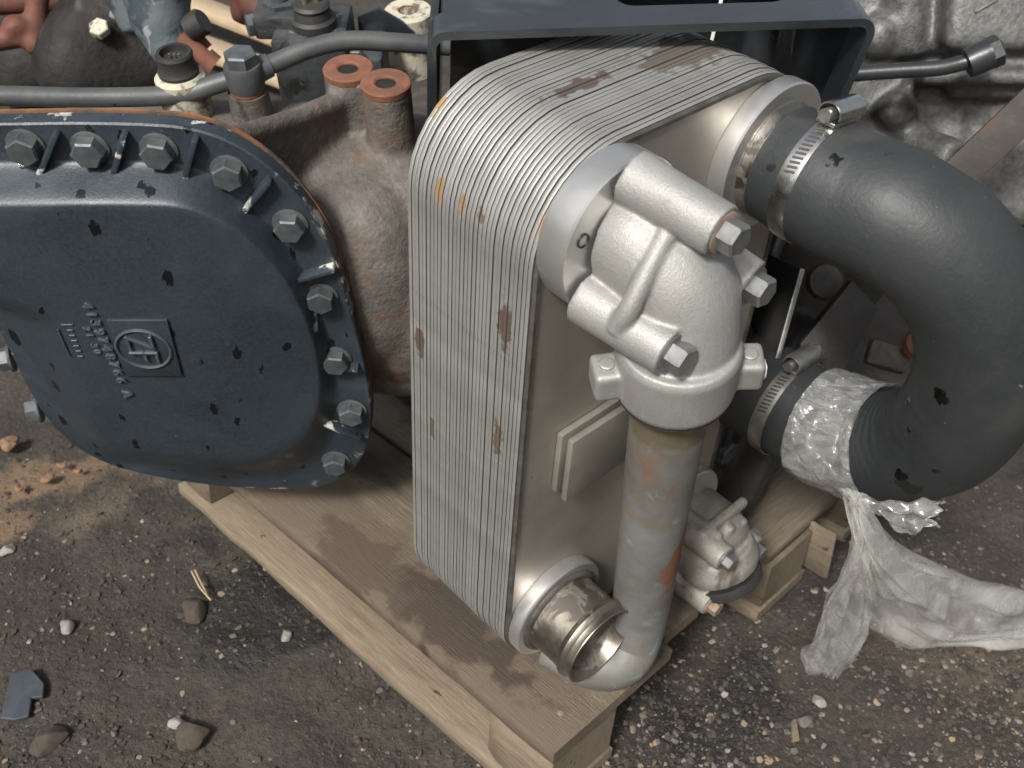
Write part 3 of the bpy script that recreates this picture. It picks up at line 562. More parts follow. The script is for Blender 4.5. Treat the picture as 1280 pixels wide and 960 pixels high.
def clamp(name, label, c, ax, r, w, ang, mat, slots=11, size=1.0, tail=True):
    ax = Vector(ax).normalized(); m = fr(c, ax, Vector((0, 0, 1)), ang)     # local +x = where the screw sits
    t = Thing(name, label, 'hose clamp', c)
    bd_ = t.part('band', lathe([(r, -w / 2), (r + 0.0012, -w / 2), (r + 0.0016, -w * 0.3), (r + 0.0016, w * 0.3), (r + 0.0012, w / 2), (r, w / 2)], m, 80, loop=True), mat, 40)
    for k in range(slots):
        a = RAD(26 + k * 4.3); mk = m @ Matrix.Rotation(a, 4, 'Z') @ Matrix.Translation((r + 0.0016, 0, 0)) @ Matrix.Rotation(RAD(14), 4, 'X')
        t.part('slot', box(0.0008, 0.0022, w * 0.56, mk, 0.0003, 1), 'slot', 30, parent=bd_)
    hm = m @ Matrix.Translation((r + 0.0095 * size, 0, 0)) @ Matrix.Rotation(RAD(90), 4, 'X')      # screw runs along the band
    hs = 0.040 * size; n = 14; rings = []
    for z in (-hs / 2, hs / 2):
        rings.append([hm @ Vector((0.0105 * size * math.cos(q), 0.0115 * size * math.sin(q), z)) for q in [RAD(-105 + 210 * k / n) for k in range(n + 1)]] +
                     [hm @ Vector((0.0088 * size * math.cos(q), 0.0098 * size * math.sin(q), z)) for q in [RAD(105 - 210 * k / n) for k in range(n + 1)]])
    hs_ = t.part('screw_housing', loft(rings), mat, 40)
    t.part('saddle', box(0.004, hs * 1.08, w * 1.08, m @ Matrix.Translation((r + 0.0026, 0, 0)), 0.0012), mat, 40)
    sc = []
    sm = hm; L = hs * 1.18
    t.part('screw', lathe([(0.001, -L / 2 - 0.004), (0.0058 * size, -L / 2 - 0.004), (0.0058 * size, L * 0.42), (0.0085 * size, L * 0.43), (0.0085 * size, L * 0.43 + 0.002), (0.0066 * size, L * 0.43 + 0.0025), (0.0066 * size, L / 2 + 0.006), (0.005 * size, L / 2 + 0.007), (0.001, L / 2 + 0.007)], sm, 18), 'clampd', 30, parent=hs_)
    t.part('band_tail', box(0.0012, 0.016, w * 0.9, m @ Matrix.Rotation(RAD(-24), 4, 'Z') @ Matrix.Translation((r + 0.004, 0, 0)), 0.0004), mat, 30)
    return t
c1 = Vector((0.277, -0.066, 0.268))
clamp('hose_clamp', 'shiny worm drive hose clamp on the top end of the hose', c1, (0, -1, 0), 0.0558, 0.017, RAD(-8), 'clamp')
c2 = ata(984, 508, 0, 0.383); ax2 = hp[-1] - hp[-20]
clamp('hose_clamp', 'dull worm drive hose clamp beside the plastic film on the lower hose end', c2, -ax2, 0.0592, 0.018, RAD(-4), 'clampd')
fpth = [p for p in hp[146:177]]
def crumple(t, a):
    v = Vector((math.cos(a) * 3, math.sin(a) * 3, t * 2.2)); return 0.0018 + 0.0016 * noise.noise(v * 1.8) + 0.0012 * noise.noise(v * 5.1) + 0.0007 * math.sin(a * 11 + t * 16 + 3 * noise.noise(v))
fpp = catmull(fpth[::5] + [fpth[-1]], 6)
film = solo('cling_film', gjoin(*[tube(fpp, [0.0632, 0.0625, 0.0622, 0.0620, 0.0605], 90, cap=False, fn=lambda t, a, k=k: crumple(t + k, a + k) + 0.0012 * k) for k in range(3)]), 'film',
     'clear plastic film wrapped around the lower end of the hose', 'plastic film', 60)
film.visible_shadow = True

def sheet(rows, seed, amp=0.012, nv=14, nu=60, folds=5, fold_amp=0.0045):
    """rows = [(left point, right point)] along the length; crumpled surface with lengthwise folds"""
    A_ = catmull([r[0] for r in rows], 12); B_ = catmull([r[1] for r in rows], 12); V, Fc = [], []; n = len(A_); nv = 36
    for i in range(n):
        tn = (A_[min(i + 1, n - 1)] - A_[max(i - 1, 0)]).normalized(); ac = B_[i] - A_[i]; nn = tn.cross(ac)
        nn = nn.normalized() if nn.length > 1e-6 else Vector((0, 0, 1)); wd = ac.length
        for j in range(nv + 1):
            t = j / nv; p = A_[i].lerp(B_[i], t); s = i / n
            rdg = lambda a, b, c: 1 - 2 * abs(noise.noise(Vector((a, b, c))))
            k = 0.006 * min(1, wd / 0.05) * rdg(s * 2.6 + t * 1.5, t * 3.2, seed + 9) + fold_amp * min(1, wd / 0.05) * math.sin(t * folds * 6.28 + 2.5 * noise.noise(Vector((s * 3, seed, t)))) + amp * noise.noise(Vector((s * 5, t * 3, seed))) + amp * .12 * noise.noise(Vector((s * 16, t * 14, seed + 4)))
            p = p + nn * k + tn * (0.012 * noise.noise(Vector((t * 7, seed, 1))) if i > n - 5 else 0)
            V.append(p)
    for i in range(n - 1):
        for j in range(nv): Fc.append((i * (nv + 1) + j, i * (nv + 1) + j + 1, (i + 1) * (nv + 1) + j + 1, (i + 1) * (nv + 1) + j))
    return V, Fc
def R2(a, da, b, db): return atd(*a, da), atd(*b, db)
bagA = sheet([R2((1062, 620), 1.03, (1082, 622), 1.02), R2((1068, 665), 1.06, (1098, 650), 1.04), R2((1085, 720), 1.12, (1130, 690), 1.09), R2((1088, 770), 1.22, (1200, 715), 1.19),
              R2((1130, 800), 1.33, (1270, 735), 1.30), R2((1230, 800), 1.43, (1340, 760), 1.42), R2((1300, 800), 1.50, (1390, 790), 1.50)], 1, folds=4, amp=0.016)
bagB = sheet([R2((1064, 625), 1.03, (1078, 628), 1.03), R2((1070, 675), 1.06, (1092, 672), 1.07), R2((1050, 720), 1.12, (1090, 725), 1.13), R2((1022, 775), 1.22, (1085, 775), 1.24), R2((1006, 815), 1.33, (1060, 830), 1.36), R2((1012, 838), 1.40, (1046, 846), 1.42)], 2, folds=3, amp=0.012)
bagC = sheet([R2((1072, 622), 1.02, (1082, 630), 1.03), R2((1110, 628), 1.02, (1108, 655), 1.04), R2((1150, 630), 1.02, (1140, 668), 1.05), R2((1184, 628), 1.03, (1160, 660), 1.05)], 3, folds=2, amp=0.008, fold_amp=0.004)
def shifted(g, d, k): return [p + d + Vector((noise.noise(p * 11 + Vector((k, 0, 0))), noise.noise(p * 11 + Vector((0, k, 0))), noise.noise(p * 11 + Vector((0, 0, k))))) * 0.014 for p in g[0]], g[1]
bagA2, bagB2 = shifted(bagA, Vector((0.004, 0.006, -0.008)), 3.3), shifted(bagB, Vector((0.004, 0.006, -0.004)), 5.1)
solo('plastic_bag', gjoin(bagA, bagB, bagC, bagA2, bagB2), 'bag', 'torn translucent plastic bag trailing from the hose down to the gravel', 'plastic bag', 180)

# ------------------------------------------------------------------ gearbox frame: u right, w up, n towards the viewer
GU = RX.copy(); GW = Vector((-0.1043, -0.0385, 0.9936)); GW = (GW - GU * GU.dot(GW)).normalized(); GN = GU.cross(GW)
FACE = atd(230, 390, 1.105); FLAN = FACE - GN * 0.040
def onface(px, py, back=0.0): return atp(px, py, FACE - GN * back, GN)
GC = onface(215, 395)
def uw(p): d = p - GC; return d.dot(GU), d.dot(GW)
def gp(u, w, n=0.0): return GC + GU * u + GW * w + GN * n
def resample(px, back, N=96, sm=2):
    """closed outline (photo pixels on a sheet of the gearbox) -> N points by angle"""
    P = [uw(onface(x, y, back)) for x, y in px]; P = P[::1]
    A = sorted([(math.atan2(w, u), math.hypot(u, w)) for u, w in P]); out = []
    for k in range(N):
        a = -math.pi + 2 * math.pi * k / N
        lo = max([q for q in A if q[0] <= a], default=(A[-1][0] - 2 * math.pi, A[-1][1])); hi = min([q for q in A if q[0] > a], default=(A[0][0] + 2 * math.pi, A[0][1]))
        t = (a - lo[0]) / (hi[0] - lo[0])
        x0, y0, x1, y1 = lo[1] * math.cos(lo[0]), lo[1] * math.sin(lo[0]), hi[1] * math.cos(hi[0]), hi[1] * math.sin(hi[0])
        # straight chord between the two samples, cut by the ray at angle a
        dx, dy = x1 - x0, y1 - y0; den = math.cos(a) * dy - math.sin(a) * dx
        out.append((x0 * dy - y0 * dx) / den if abs(den) > 1e-9 else lo[1] + (hi[1] - lo[1]) * t)
    for _ in range(sm): out = [(out[i - 1] + 2 * out[i] + out[(i + 1) % N]) / 4 for i in range(N)]
    return out
def drop(u): t = min(1, max(0, (u - 0.03) / 0.17)); return t * t * (3 - 2 * t)
def gring2(R, h):
    out = []
    for p in gring(R, 0):
        u = (p - GC).dot(GU); out.append(p + GN * (h + (-0.040 - h) * 0.72 * drop(u)))
    return out
def gring(R, n, off=0.0):
    N = len(R); return [gp((r + off) * math.cos(-math.pi + 2 * math.pi * k / N), (r + off) * math.sin(-math.pi + 2 * math.pi * k / N), n) for k, r in enumerate(R)]
flr = resample([(-330, 300), (-290, 200), (-200, 165), (-100, 158), (-40, 156), (0, 156), (80, 154), (160, 155), (225, 158), (265, 167), (305, 186), (345, 216), (382, 256), (410, 300), (428, 350), (441, 400), (454, 450), (464, 505), (462, 556), (440, 594), (398, 612),
                (330, 612), (250, 606), (170, 592), (108, 572), (64, 532), (38, 492), (4, 420), (-20, 372), (-60, 350), (-250, 345)], 0.040)
bsr = resample([(-310, 300), (-270, 235), (-180, 210), (-70, 205), (0, 204), (80, 204), (160, 204), (225, 206), (262, 220), (305, 250), (345, 292), (378, 340), (400, 395), (416, 450), (422, 510), (414, 556), (388, 586),
                (330, 602), (250, 602), (170, 588), (110, 568), (68, 529), (42, 489), (8, 418), (-16, 370), (-55, 345), (-240, 335)], 0.040)
fcr = resample([(-290, 295), (-250, 260), (-170, 243), (-40, 240), (0, 240), (80, 238), (160, 238), (222, 239), (260, 251), (300, 277), (340, 316), (372, 360), (396, 410), (412, 460), (417, 512), (408, 556), (380, 580),
                (322, 590), (250, 588), (180, 580), (126, 566), (110, 530), (96, 495), (78, 450), (50, 390), (20, 350), (-60, 330), (-200, 315)], 0.0)
cov = Thing('gearbox_cover', 'dark blue grey cast gearbox cover with bolts, ribs and raised round emblem', 'cover', gp(0, -0.2, -0.03))
rings = [gring(flr, -0.058, -0.002), gring(flr, -0.056), gring(flr, -0.0415), gring(flr, -0.040, -0.0018)]
fin_ = [f * 0.88 for f in fcr]
for k in range(13):
    t = k / 12; sm_ = t * t * (3 - 2 * t); rings.append(gring2([a * (1 - t) + b * t for a, b in zip([r + 0.004 for r in bsr], fin_)], -0.0398 + 0.0398 * sm_))
for s in (0.84, 0.78, 0.7, 0.6, 0.5, 0.4, 0.25, 0.1): rings.append(gring2([r * s for r in fcr], 0.0015 * (1 - s)))
cov.part('cover_pan', loft(rings), 'cover', 32)
cov.part('gasket', loft([gring(flr, -0.0625, -0.003), gring(flr, -0.0615, 0.0012), gring(flr, -0.0585, 0.0012), gring(flr, -0.0578, -0.003)]), 'gasket', 40)
for (x, y) in [(33, 181), (113, 184), (199, 186), (287, 213), (363, 279), (402, 369), (420, 447), (440, 512), (420, 575), (-50, 181)]:
    bolt(cov, onface(x, y, 0.0402), GN, 'covbolt', 0.0148, 0.0125, 0.0175)
for (x, y) in [(15, 447), (50, 511)]: bolt(cov, onface(x, y, 0.062), -GU + GN * 0.3, 'covbolt', 0.0135, 0.0125, 0.0165)
for (x0, y0, x1, y1) in [(73, 162, 45, 228), (158, 162, 140, 226), (246, 168, 230, 228), (338, 220, 304, 266), (418, 330, 370, 352), (448, 455, 398, 458), (452, 542, 405, 530)]:
    a = onface(x0, y0, 0.0402); b = onface(x1, y1, 0.030); d = (b - a); c = (a + b) / 2 - GN * 0.003
    cov.part('rib', box(d.length, 0.0058, 0.020, fr(c, GN, d), 0.0018), 'cover', 30)
# emblem pad, ring and letters, part number
def facem(px, py, n=0.001): p = onface(px, py) + GN * n; m_ = Matrix((-GW, GU, GN)).transposed().to_4x4(); m_.translation = p; return m_     # reads downwards
pad = [onface(132, 397), onface(211, 398), onface(231, 468), onface(160, 467)]; pc_ = sum(pad, Vector()) / 4
pad = [(onface(x, y) - pc_) for x, y in ((134, 397), (210, 397), (229, 467), (158, 467))]
epad = cov.part('emblem_pad', prism([(p.dot(GU), p.dot(GW)) for p in reversed(pad)], 0.0, 0.0045, Matrix((GU, GW, GN)).transposed().to_4x4().copy() if False else (lambda mm: (setattr(mm, 'translation', pc_), mm)[1])(Matrix((GU, GW, GN)).transposed().to_4x4()), 0.0012), 'cover2', 30)
em = facem(181, 432, 0.0042)
cov.part('emblem_ring', lathe([(0.0255, 0), (0.0258, 0.002), (0.0272, 0.003), (0.0286, 0.002), (0.029, 0)], em, 48, loop=True), 'covtext', 40, parent=epad)
def strokes(segs, w, h, m): return gjoin(*[box((Vector(b) - Vector(a)).length + w, w, h, m @ fr(((a[0] + b[0]) / 2, (a[1] + b[1]) / 2, h / 2), (0, 0, 1), Vector((b[0] - a[0], b[1] - a[1], 0))), 0.0006, 1) for a, b in segs])
for segs in ([((-0.0185, 0.0115), (-0.003, 0.0115)), ((-0.003, 0.0115), (-0.0185, -0.0125)), ((-0.0185, -0.0125), (-0.003, -0.0125))], [((0.0040, -0.0140), (0.0040, 0.0125)), ((0.0040, 0.0125), (0.0165, 0.0115)), ((0.0040, 0.0), (0.0140, 0.0))]):
    cov.part('emblem_letter', strokes(segs, 0.0034, 0.0042, em), 'covtext', 30, parent=epad)
def lettering(txt, size, m, mat, th, ext, name, bev=0.0005, spc=1.68):
    cu = bpy.data.curves.new('t', 'FONT'); cu.body = txt; cu.size = size; cu.extrude = ext; cu.bevel_depth = bev; cu.align_x = 'LEFT'; cu.space_character = spc; cu.resolution_u = 2
    ob = bpy.data.objects.new('t', cu); COL.objects.link(ob); dg = bpy.context.evaluated_depsgraph_get()
    me = bpy.data.meshes.new_from_object(ob.evaluated_get(dg)); bpy.data.objects.remove(ob); me.name = name; me.materials.clear(); me.materials.append(MT[mat])
    return th.part(name, me, mat, m=m)
tl = (onface(155, 498) - onface(107, 378)).length
lettering('4139748766 A', 0.0145, facem(103, 377, 0.0012) @ Matrix.Rotation(RAD(1.5), 4, 'Z'), 'covtext', cov, 0.0019, 'part_number')
lettering('21 30', 0.0105, facem(104, 408, 0.0010) @ Matrix.Rotation(RAD(1.5), 4, 'Z'), 'covtext', cov, 0.001, 'date_number')
for k in range(6): cov.part('date_stamp_mark', box(0.0024, 0.006, 0.0014, facem(88 + k * 2.6, 412 + k * 6.5, 0.0012), 0.0004, 1), 'covtext', 30)
p_ = onface(92, 428) ; cov.part('date_stamp_frame', box(0.040, 0.0012, 0.0016, facem(80, 428, 0.001), 0.0003, 1), 'covtext', 30)
cov.part('date_stamp_frame', box(0.0012, 0.012, 0.0016, facem(84, 405, 0.001), 0.0003, 1), 'covtext', 30)

# gearbox case behind the cover
case = Thing('gearbox_case', 'brown grimy gearbox casting behind the bolted cover and beside the cooler', 'gearbox', gp(0.1, -0.22, -0.2))
pieces = [loft([gring(flr, -0.13, -0.10), gring(flr, -0.095, -0.06), gring(flr, -0.080, -0.022), gring(flr, -0.0628, -0.002), gring(flr, -0.0622, -0.003)])]
def blob(u, w, n, ru, rw, rn, e=2.6, seg=28):
    V, Fc = [], []; rows = 16; sg = lambda v, p: math.copysign(abs(v) ** p, v)
    for i in range(rows + 1):
        th = -math.pi / 2 + math.pi * i / rows
        for j in range(seg):
            ph = 2 * math.pi * j / seg; ct, st = sg(math.cos(th), 2 / e), sg(math.sin(th), 2 / e)
            V.append(gp(u + ru * ct * sg(math.cos(ph), 2 / e), w + rw * st, n + rn * ct * sg(math.sin(ph), 2 / e)))
    for i in range(rows):
        for j in range(seg): Fc.append((i * seg + j, i * seg + (j + 1) % seg, (i + 1) * seg + (j + 1) % seg, (i + 1) * seg + j))
    return V, Fc
def pg(px, py, back): return uw(onface(px, py, back))
pieces.append(blob(0.02, -0.05, -0.20, 0.34, 0.13, 0.12, 3.0))
pieces.append(blob(0.235, -0.10, -0.19, 0.14, 0.16, 0.12, 2.3))
pieces.append(blob(0.22, -0.16, -0.20, 0.15, 0.13, 0.11, 2.4))
pieces.append(blob(0.17, -0.06, -0.13, 0.09, 0.13, 0.07, 2.3))
# raised fin running to the twin bosses
p1, p2 = atd(435, 84, 1.165), atd(482, 102, 1.125)
f0, f1 = onface(285, 172, 0.072), p1 - GW * 0.045 + GN * 0.004
fd = f1 - f0; pieces.append(box(fd.length + 0.02, 0.017, 0.12, fr(f0.lerp(f1, .5) - GW * 0.056, GW - fd.normalized() * GW.dot(fd.normalized()), fd), 0.003))
pieces.append(tube([f0, f0.lerp(f1, .5) + GW * 0.002, f1 + GW * 0.012], [0.010, 0.011, 0.013], 12))
for (bx, by, rr) in ((425, 345, 0.016), (448, 420, 0.014)):
    p = onface(bx, by, 0.075); pieces.append(tube([p - GN * 0.05, p + GN * 0.006], rr, 14))
pieces.append(tube([p1 - GW * 0.004, p1 - GW * 0.06, p1 - GW * 0.13], [0.0265, 0.0275, 0.034], 28)); pieces.append(tube([p2 - GW * 0.004, p2 - GW * 0.11, p2 - GW * 0.14], [0.0255, 0.0265, 0.029], 28))
cst_ = case.part('casting', gjoin(*pieces), 'case', vox=0.0042, it=6)
for p, r in ((p1, 0.0262), (p2, 0.0256)):
    case.part('boss_face', lathe([(0.009, -0.03), (r - 0.0002, -0.008), (r + 0.0003, -0.0015), (r - 0.001, 0), (0.0125, 0), (0.0105, -0.002), (0.0095, -0.03)], fr(p, GW), 36), 'rust', 30, parent=cst_)
    case.part('bore', lathe([(0.0005, -0.0036), (0.0118, -0.0034), (0.0005, -0.0030)], fr(p, GW), 24), 'near_black', 30, parent=cst_)  # flat dark disc painted in for the shade inside the hole

# oil line with banjo bolt
op = [atd(x, y, d) for x, y, d in ((-70, 122, 1.24), (0, 120, 1.235), (100, 122, 1.225), (185, 121, 1.215), (232, 117, 1.21), (268, 106, 1.205), (305, 94, 1.20), (345, 78, 1.205), (390, 60, 1.21), (435, 51, 1.215), (490, 53, 1.22), (550, 57, 1.23), (600, 62, 1.24))]
oil = Thing('oil_line', 'grey painted steel oil line with hex banjo bolt crossing above the cover', 'pipe', op[6])
oil.part('line', tube(catmull(op, 8), 0.0103, 20), 'steelpipe', 60)
eye = atd(305, 92, 1.196); oil.part('banjo_eye', lathe([(0.006, -0.016), (0.019, -0.016), (0.0205, -0.010), (0.0205, 0.008), (0.019, 0.012), (0.006, 0.012)], fr(eye, GW), 32), 'steelpipe', 40)
oil.part('sleeve', tube([op[6].lerp(op[7], .25), op[6].lerp(op[7], .8)], [0.0145, 0.0125], 20), 'steelpipe', 40)
bolt(oil, eye + GW * 0.0115, GW, 'covbolt', 0.0175, 0.014, 0.0, name='banjo_bolt')
oil.part('sealing_washer', lathe([(0.006, -0.02), (0.0185, -0.02), (0.0185, -0.0162), (0.006, -0.0162)], fr(eye, GW), 28), 'rust', 30)
oil.part('pedestal', lathe([(0.004, -0.075), (0.024, -0.075), (0.021, -0.021), (0.004, -0.021)], fr(eye, GW), 28), 'case', 30)

# sensor with black cap
sp = atd(228, 108, 1.225)
sen = Thing('pressure_sensor', 'black capped sensor on a flaking cream base behind the oil line', 'sensor', sp - GW * 0.05)
sen.part('base', lathe([(0.004, -0.06), (0.024, -0.055), (0.0265, -0.02), (0.0265, 0.012), (0.023, 0.016), (0.004, 0.017)], fr(sp, GW), 32), 'cream', 30)
sen.part('cap', lathe([(0.004, 0.012), (0.0205, 0.014), (0.0215, 0.02), (0.019, 0.024), (0.0185, 0.034), (0.0195, 0.038), (0.018, 0.041), (0.0145, 0.041), (0.0135, 0.034), (0.004, 0.033)], fr(sp, GW), 32), 'rubber2', 30)
for k in range(3): sen.part('pin', tube([sp + GW * 0.03 + GU * (0.005 * (k - 1)), sp + GW * 0.0385 + GU * (0.005 * (k - 1))], 0.0012, 8), 'brass', 30)

# valve block with connector
vb = atd(395, 60, 1.33)
blk = Thing('valve_block', 'dark grey metal valve block with brass pinned connector behind the oil line', 'valve block', vb - GW * 0.06)
vm = lambda u, w, n: fr(vb + GU * u + GW * w + GN * n, GN, GU)
blk.part('body', gjoin(box(0.085, 0.11, 0.09, vm(0.0, -0.02, 0), 0.006), box(0.10, 0.14, 0.08, vm(0.0, -0.14, -0.01), 0.01), box(0.06, 0.03, 0.06, vm(-0.035, 0.035, -0.01), 0.006), box(0.05, 0.06, 0.07, vm(0.055, -0.03, -0.01), 0.006)), 'block', 30)
blk.part('connector', lathe([(0.004, 0), (0.026, 0), (0.026, 0.008), (0.022, 0.011), (0.020, 0.020), (0.0215, 0.024), (0.018, 0.027), (0.004, 0.027)], fr(vb + GW * 0.036 + GU * 0.004 + GN * 0.01, GW), 32), 'rubber2', 30)
for k in (-1, 1): blk.part('pin', lathe([(0.001, 0), (0.0036, 0), (0.0036, 0.013), (0.0028, 0.013), (0.0028, 0.018), (0.001, 0.019)], fr(vb + GW * 0.06 + GU * (0.004 + 0.0065 * k) + GN * (0.01 - 0.002 * k), GW), 12), 'brass', 30)
blk.part('stud', lathe([(0.002, 0), (0.0105, 0), (0.0105, 0.05), (0.002, 0.05)], fr(vb + GW * 0.05 - GU * 0.035 - GN * 0.01, GW), 18), 'steelpipe', 30)
bolt(blk, vb + GW * 0.05 - GU * 0.035 - GN * 0.01, GW, 'covbolt', 0.02, 0.006)
bolt(blk, vb + GU * -0.066 + GW * 0.03, -GU + GN * 0.4, 'covbolt', 0.014, 0.01)
bolt(blk, vb + GU * 0.05 + GW * 0.005 + GN * 0.026, GN, 'covbolt', 0.012, 0.009)
# bracket plate with cream boss behind
bp0 = [atd(448, 40, 1.36), atd(448, 15, 1.36), atd(475, 0, 1.36), atd(505, 22, 1.36), atd(520, 40, 1.36)]
o3 = bp0[0]
solo('support_plate', gx(prism([((p - o3).dot(GU), (p - o3).dot(GW)) for p in bp0][::-1], -0.006, 0.0, Matrix(), 0.001), (lambda mm: (setattr(mm, 'translation', o3), mm)[1])(Matrix((GU, GW, GN)).transposed().to_4x4())), 'blackpaint',
     'dark pointed steel plate behind the oil line near the black bracket', 'plate', 30)
rp = atd(510, 12, 1.40)
ring_ = Thing('threaded_boss', 'cream topped round boss with rusty hole above the oil line', 'boss', rp - GW * 0.06)
ring_.part('body', lathe([(0.004, -0.08), (0.034, -0.08), (0.030, -0.012), (0.030, -0.002), (0.028, 0.0), (0.013, 0.0), (0.011, -0.004), (0.010, -0.03)], fr(rp, GW), 32), 'cream', 30)
ring_.part('bore', lathe([(0.0105, -0.025), (0.0128, -0.001), (0.0118, -0.001), (0.0095, -0.025)], fr(rp, GW), 24, loop=True), 'rust', 30)

# ------------------------------------------------------------------ black channel bracket over the cooler
BL, BR = Vector((0.049, 0.188, 0.371)), Vector((0.388, -0.024, 0.371))
bu = (BR - BL).normalized(); bw = Vector((0, 0, 1)); bn = -Vector((0.66, 0.75, 0)).normalized()          # bn towards the viewer
bl_ = (BR - BL).length
def bgp(u, w, n): return BL + bu * u + bw * w + bn * n
bra = Thing('channel_bracket', 'glossy black folded steel bracket spanning above the cooler', 'bracket', bgp(bl_ / 2, -0.15, -0.1))
def chan(n, t):
    """front outline of the folded channel: left leg, bend, top, bend, right leg"""
    out = []; R = 0.016
    pts = [(-0.001, -0.13)] + [(R - R * math.cos(RAD(a)) - 0.001, -R + R * math.sin(RAD(a))) for a in range(0, 91, 15)]
    pts += [(bl_ - R + R * math.sin(RAD(a)), -R + R * math.cos(RAD(a))) for a in range(0, 91, 15)] + [(bl_ - 0.022, -0.16)]
    inn = []
    for i, (u, w) in enumerate(pts):
        a = Vector(pts[max(i - 1, 0)]); b = Vector(pts[min(i + 1, len(pts) - 1)]); d = (b - a).normalized(); inn.append((u + d.y * t, w - d.x * t))
    return [bgp(u, w, n) for u, w in pts] + [bgp(u, w, n) for u, w in reversed(inn)]
def chan_row(n): return chan(n, 0.0075)
# legs (closed profile swept back) with a slot cut from the top sheet: front strip, two side strips, back strip
bra.part('folded_channel', loft([chan_row(0.0), chan_row(-0.0015), chan_row(-0.022), chan_row(-0.040)]), 'blackpaint', 40)
def strip(u0, u1, n0, n1): return box(u1 - u0, n0 - n1, 0.0075, fr(bgp((u0 + u1) / 2, -0.00375, (n0 + n1) / 2), bw, bu), 0.001)
def sidewall(u, n0, n1, h, du=0.0): return box(0.0075, abs(n0 - n1), h, fr(bgp(u, -h / 2 - 0.014, (n0 + n1) / 2), bw, bw.cross(bn)), 0.001)
def rpoly(u0, u1, n0, n1, r):
    out = []
    for cu_, cn, a0 in ((u1 - r, n0 - r, 0), (u0 + r, n0 - r, 90), (u0 + r, n1 + r, 180), (u1 - r, n1 + r, 270)):
        for k in range(7): a = RAD(a0 + 15 * k); out.append((cu_ + r * math.cos(a), cn + r * math.sin(a)))
    return out
def webbed(outer, inner, z0, z1):
    return loft([[bgp(u, z1, n) for u, n in outer], [bgp(u, z1, n) for u, n in inner], [bgp(u, z0, n) for u, n in inner], [bgp(u, z0, n) for u, n in outer], [bgp(u, z1, n) for u, n in outer]], cap=False)
bra.part('slotted_top', webbed(rpoly(0.012, bl_ - 0.012, -0.0399, -0.26, 0.004), rpoly(0.165, bl_ - 0.075, -0.0415, -0.17, 0.018), -0.0075, -0.0003), 'blackpaint', 40)
bra.part('side_wall', sidewall(0.003, -0.04, -0.24, 0.14), 'blackpaint', 30); bra.part('side_wall', sidewall(bl_ - 0.006, -0.04, -0.24, 0.16), 'blackpaint', 30)
bra.part('added_back_wall', box(bl_ - 0.03, 0.006, 0.17, fr(bgp(bl_ / 2, -0.098, -0.236), bw, bu), 0.001), 'blackpaint', 30)  # added to close the channel so its inside stays dark
wp = atd(895, 20, 1.10)
solo('cable_tie', box(0.0035, 0.0016, 0.10, fr(wp - Vector((0, 0, 0.03)), Vector((0.08, 0.0, 1)), GU), 0.0005), 'white', 'thin white strip hanging behind the slot of the black bracket', 'tie', 30)

# ------------------------------------------------------------------ retarder casting behind, at the right
ret = Thing('retarder_casting', 'big mottled grey casting with ledge and boss behind the hose', 'casting', atd(1180, 300, 1.5))
RF = atd(1180, 130, 1.34)
rn_ = (GN * 0.80 + GW * 0.50 + GU * -0.1).normalized(); ru_ = (GU - rn_ * rn_.dot(GU)).normalized(); rw_ = rn_.cross(ru_)
def rp_(px, py, up=0.0): return atp(px, py, RF + rn_ * up, rn_)
def rbox(c, su, sw, sn, b=0.012): return box(su, sw, sn, fr(c, rn_, ru_), b, 3)
c = rp_(1150, 120)
pieces = [rbox(rp_(1160, 90, -0.11), 0.42, 0.36, 0.20, 0.03)]
pieces.append(rbox(rp_(1265, 55, -0.02), 0.15, 0.12, 0.08, 0.012))
pieces.append(rbox(rp_(1250, 20, 0.012), 0.13, 0.075, 0.07, 0.012))
pieces.append(rbox(rp_(1240, 96, 0.0), 0.18, 0.018, 0.085, 0.006))
pieces.append(tube([rp_(1113, 168, -0.03), rp_(1196, 198, 0.035)], 0.021, 20))
pieces.append(gx(rock(0.026, 3, 0.8, 2, 0.3), fr(rp_(1120, 138, 0.0), rn_))); pieces.append(gx(rock(0.024, 4, 0.8, 2, 0.3), fr(rp_(1098, 48, 0.0), rn_)))
pieces.append(tube([rp_(1130, -20, -0.01), rp_(1140, 70, -0.012)], 0.026, 14)); pieces.append(tube([rp_(1165, -20, -0.012), rp_(1180, 60, -0.014)], 0.018, 14))
pieces.append(rbox(rp_(1110, 240, -0.03), 0.12, 0.12, 0.08, 0.03))
for k in range(4): pieces.append(tube([rp_(1200 + 26 * k, 104, -0.01), rp_(1196 + 30 * k, 190, -0.012)], 0.008, 10))
ret.part('casting', gjoin(*pieces), 'greycast', vox=0.0045, it=14)
ret.part('plug_hole', lathe([(0.002, 0), (0.014, 0), (0.0145, 0.002), (0.002, 0.002)], fr(rp_(1197, 198.5, 0.0355), (rp_(1196, 198, 0.035) - rp_(1113, 168, -0.03))), 20), 'darkcast', 30)
for (x, y) in ((1225, 12), (1232, 8), (1240, 3)): ret.part('cast_mark', box(0.012, 0.003, 0.004, fr(rp_(x, y, 0.047), rn_, ru_, 0.5), 0.001), 'greycast', 30)
hl = [atd(1040, 95, 1.23), atd(1085, 91, 1.235), atd(1130, 88, 1.24), atd(1175, 85, 1.245), atd(1205, 78, 1.25), atd(1228, 71, 1.25)]
bpp = Thing('breather_pipe', 'thin black pipe ending in a hex bolt on the grey casting', 'pipe', hl[3])
bpp.part('pipe_run', tube(catmull(hl, 6), 0.0082, 16), 'blkpipe', 60)
bpp.part('union', lathe([(0.003, -0.016), (0.015, -0.016), (0.016, -0.01), (0.016, 0.008), (0.003, 0.009)], fr(hl[-1], GU * 0.75 - GN * 0.1 + GW * 0.35), 24), 'blkpipe', 30)
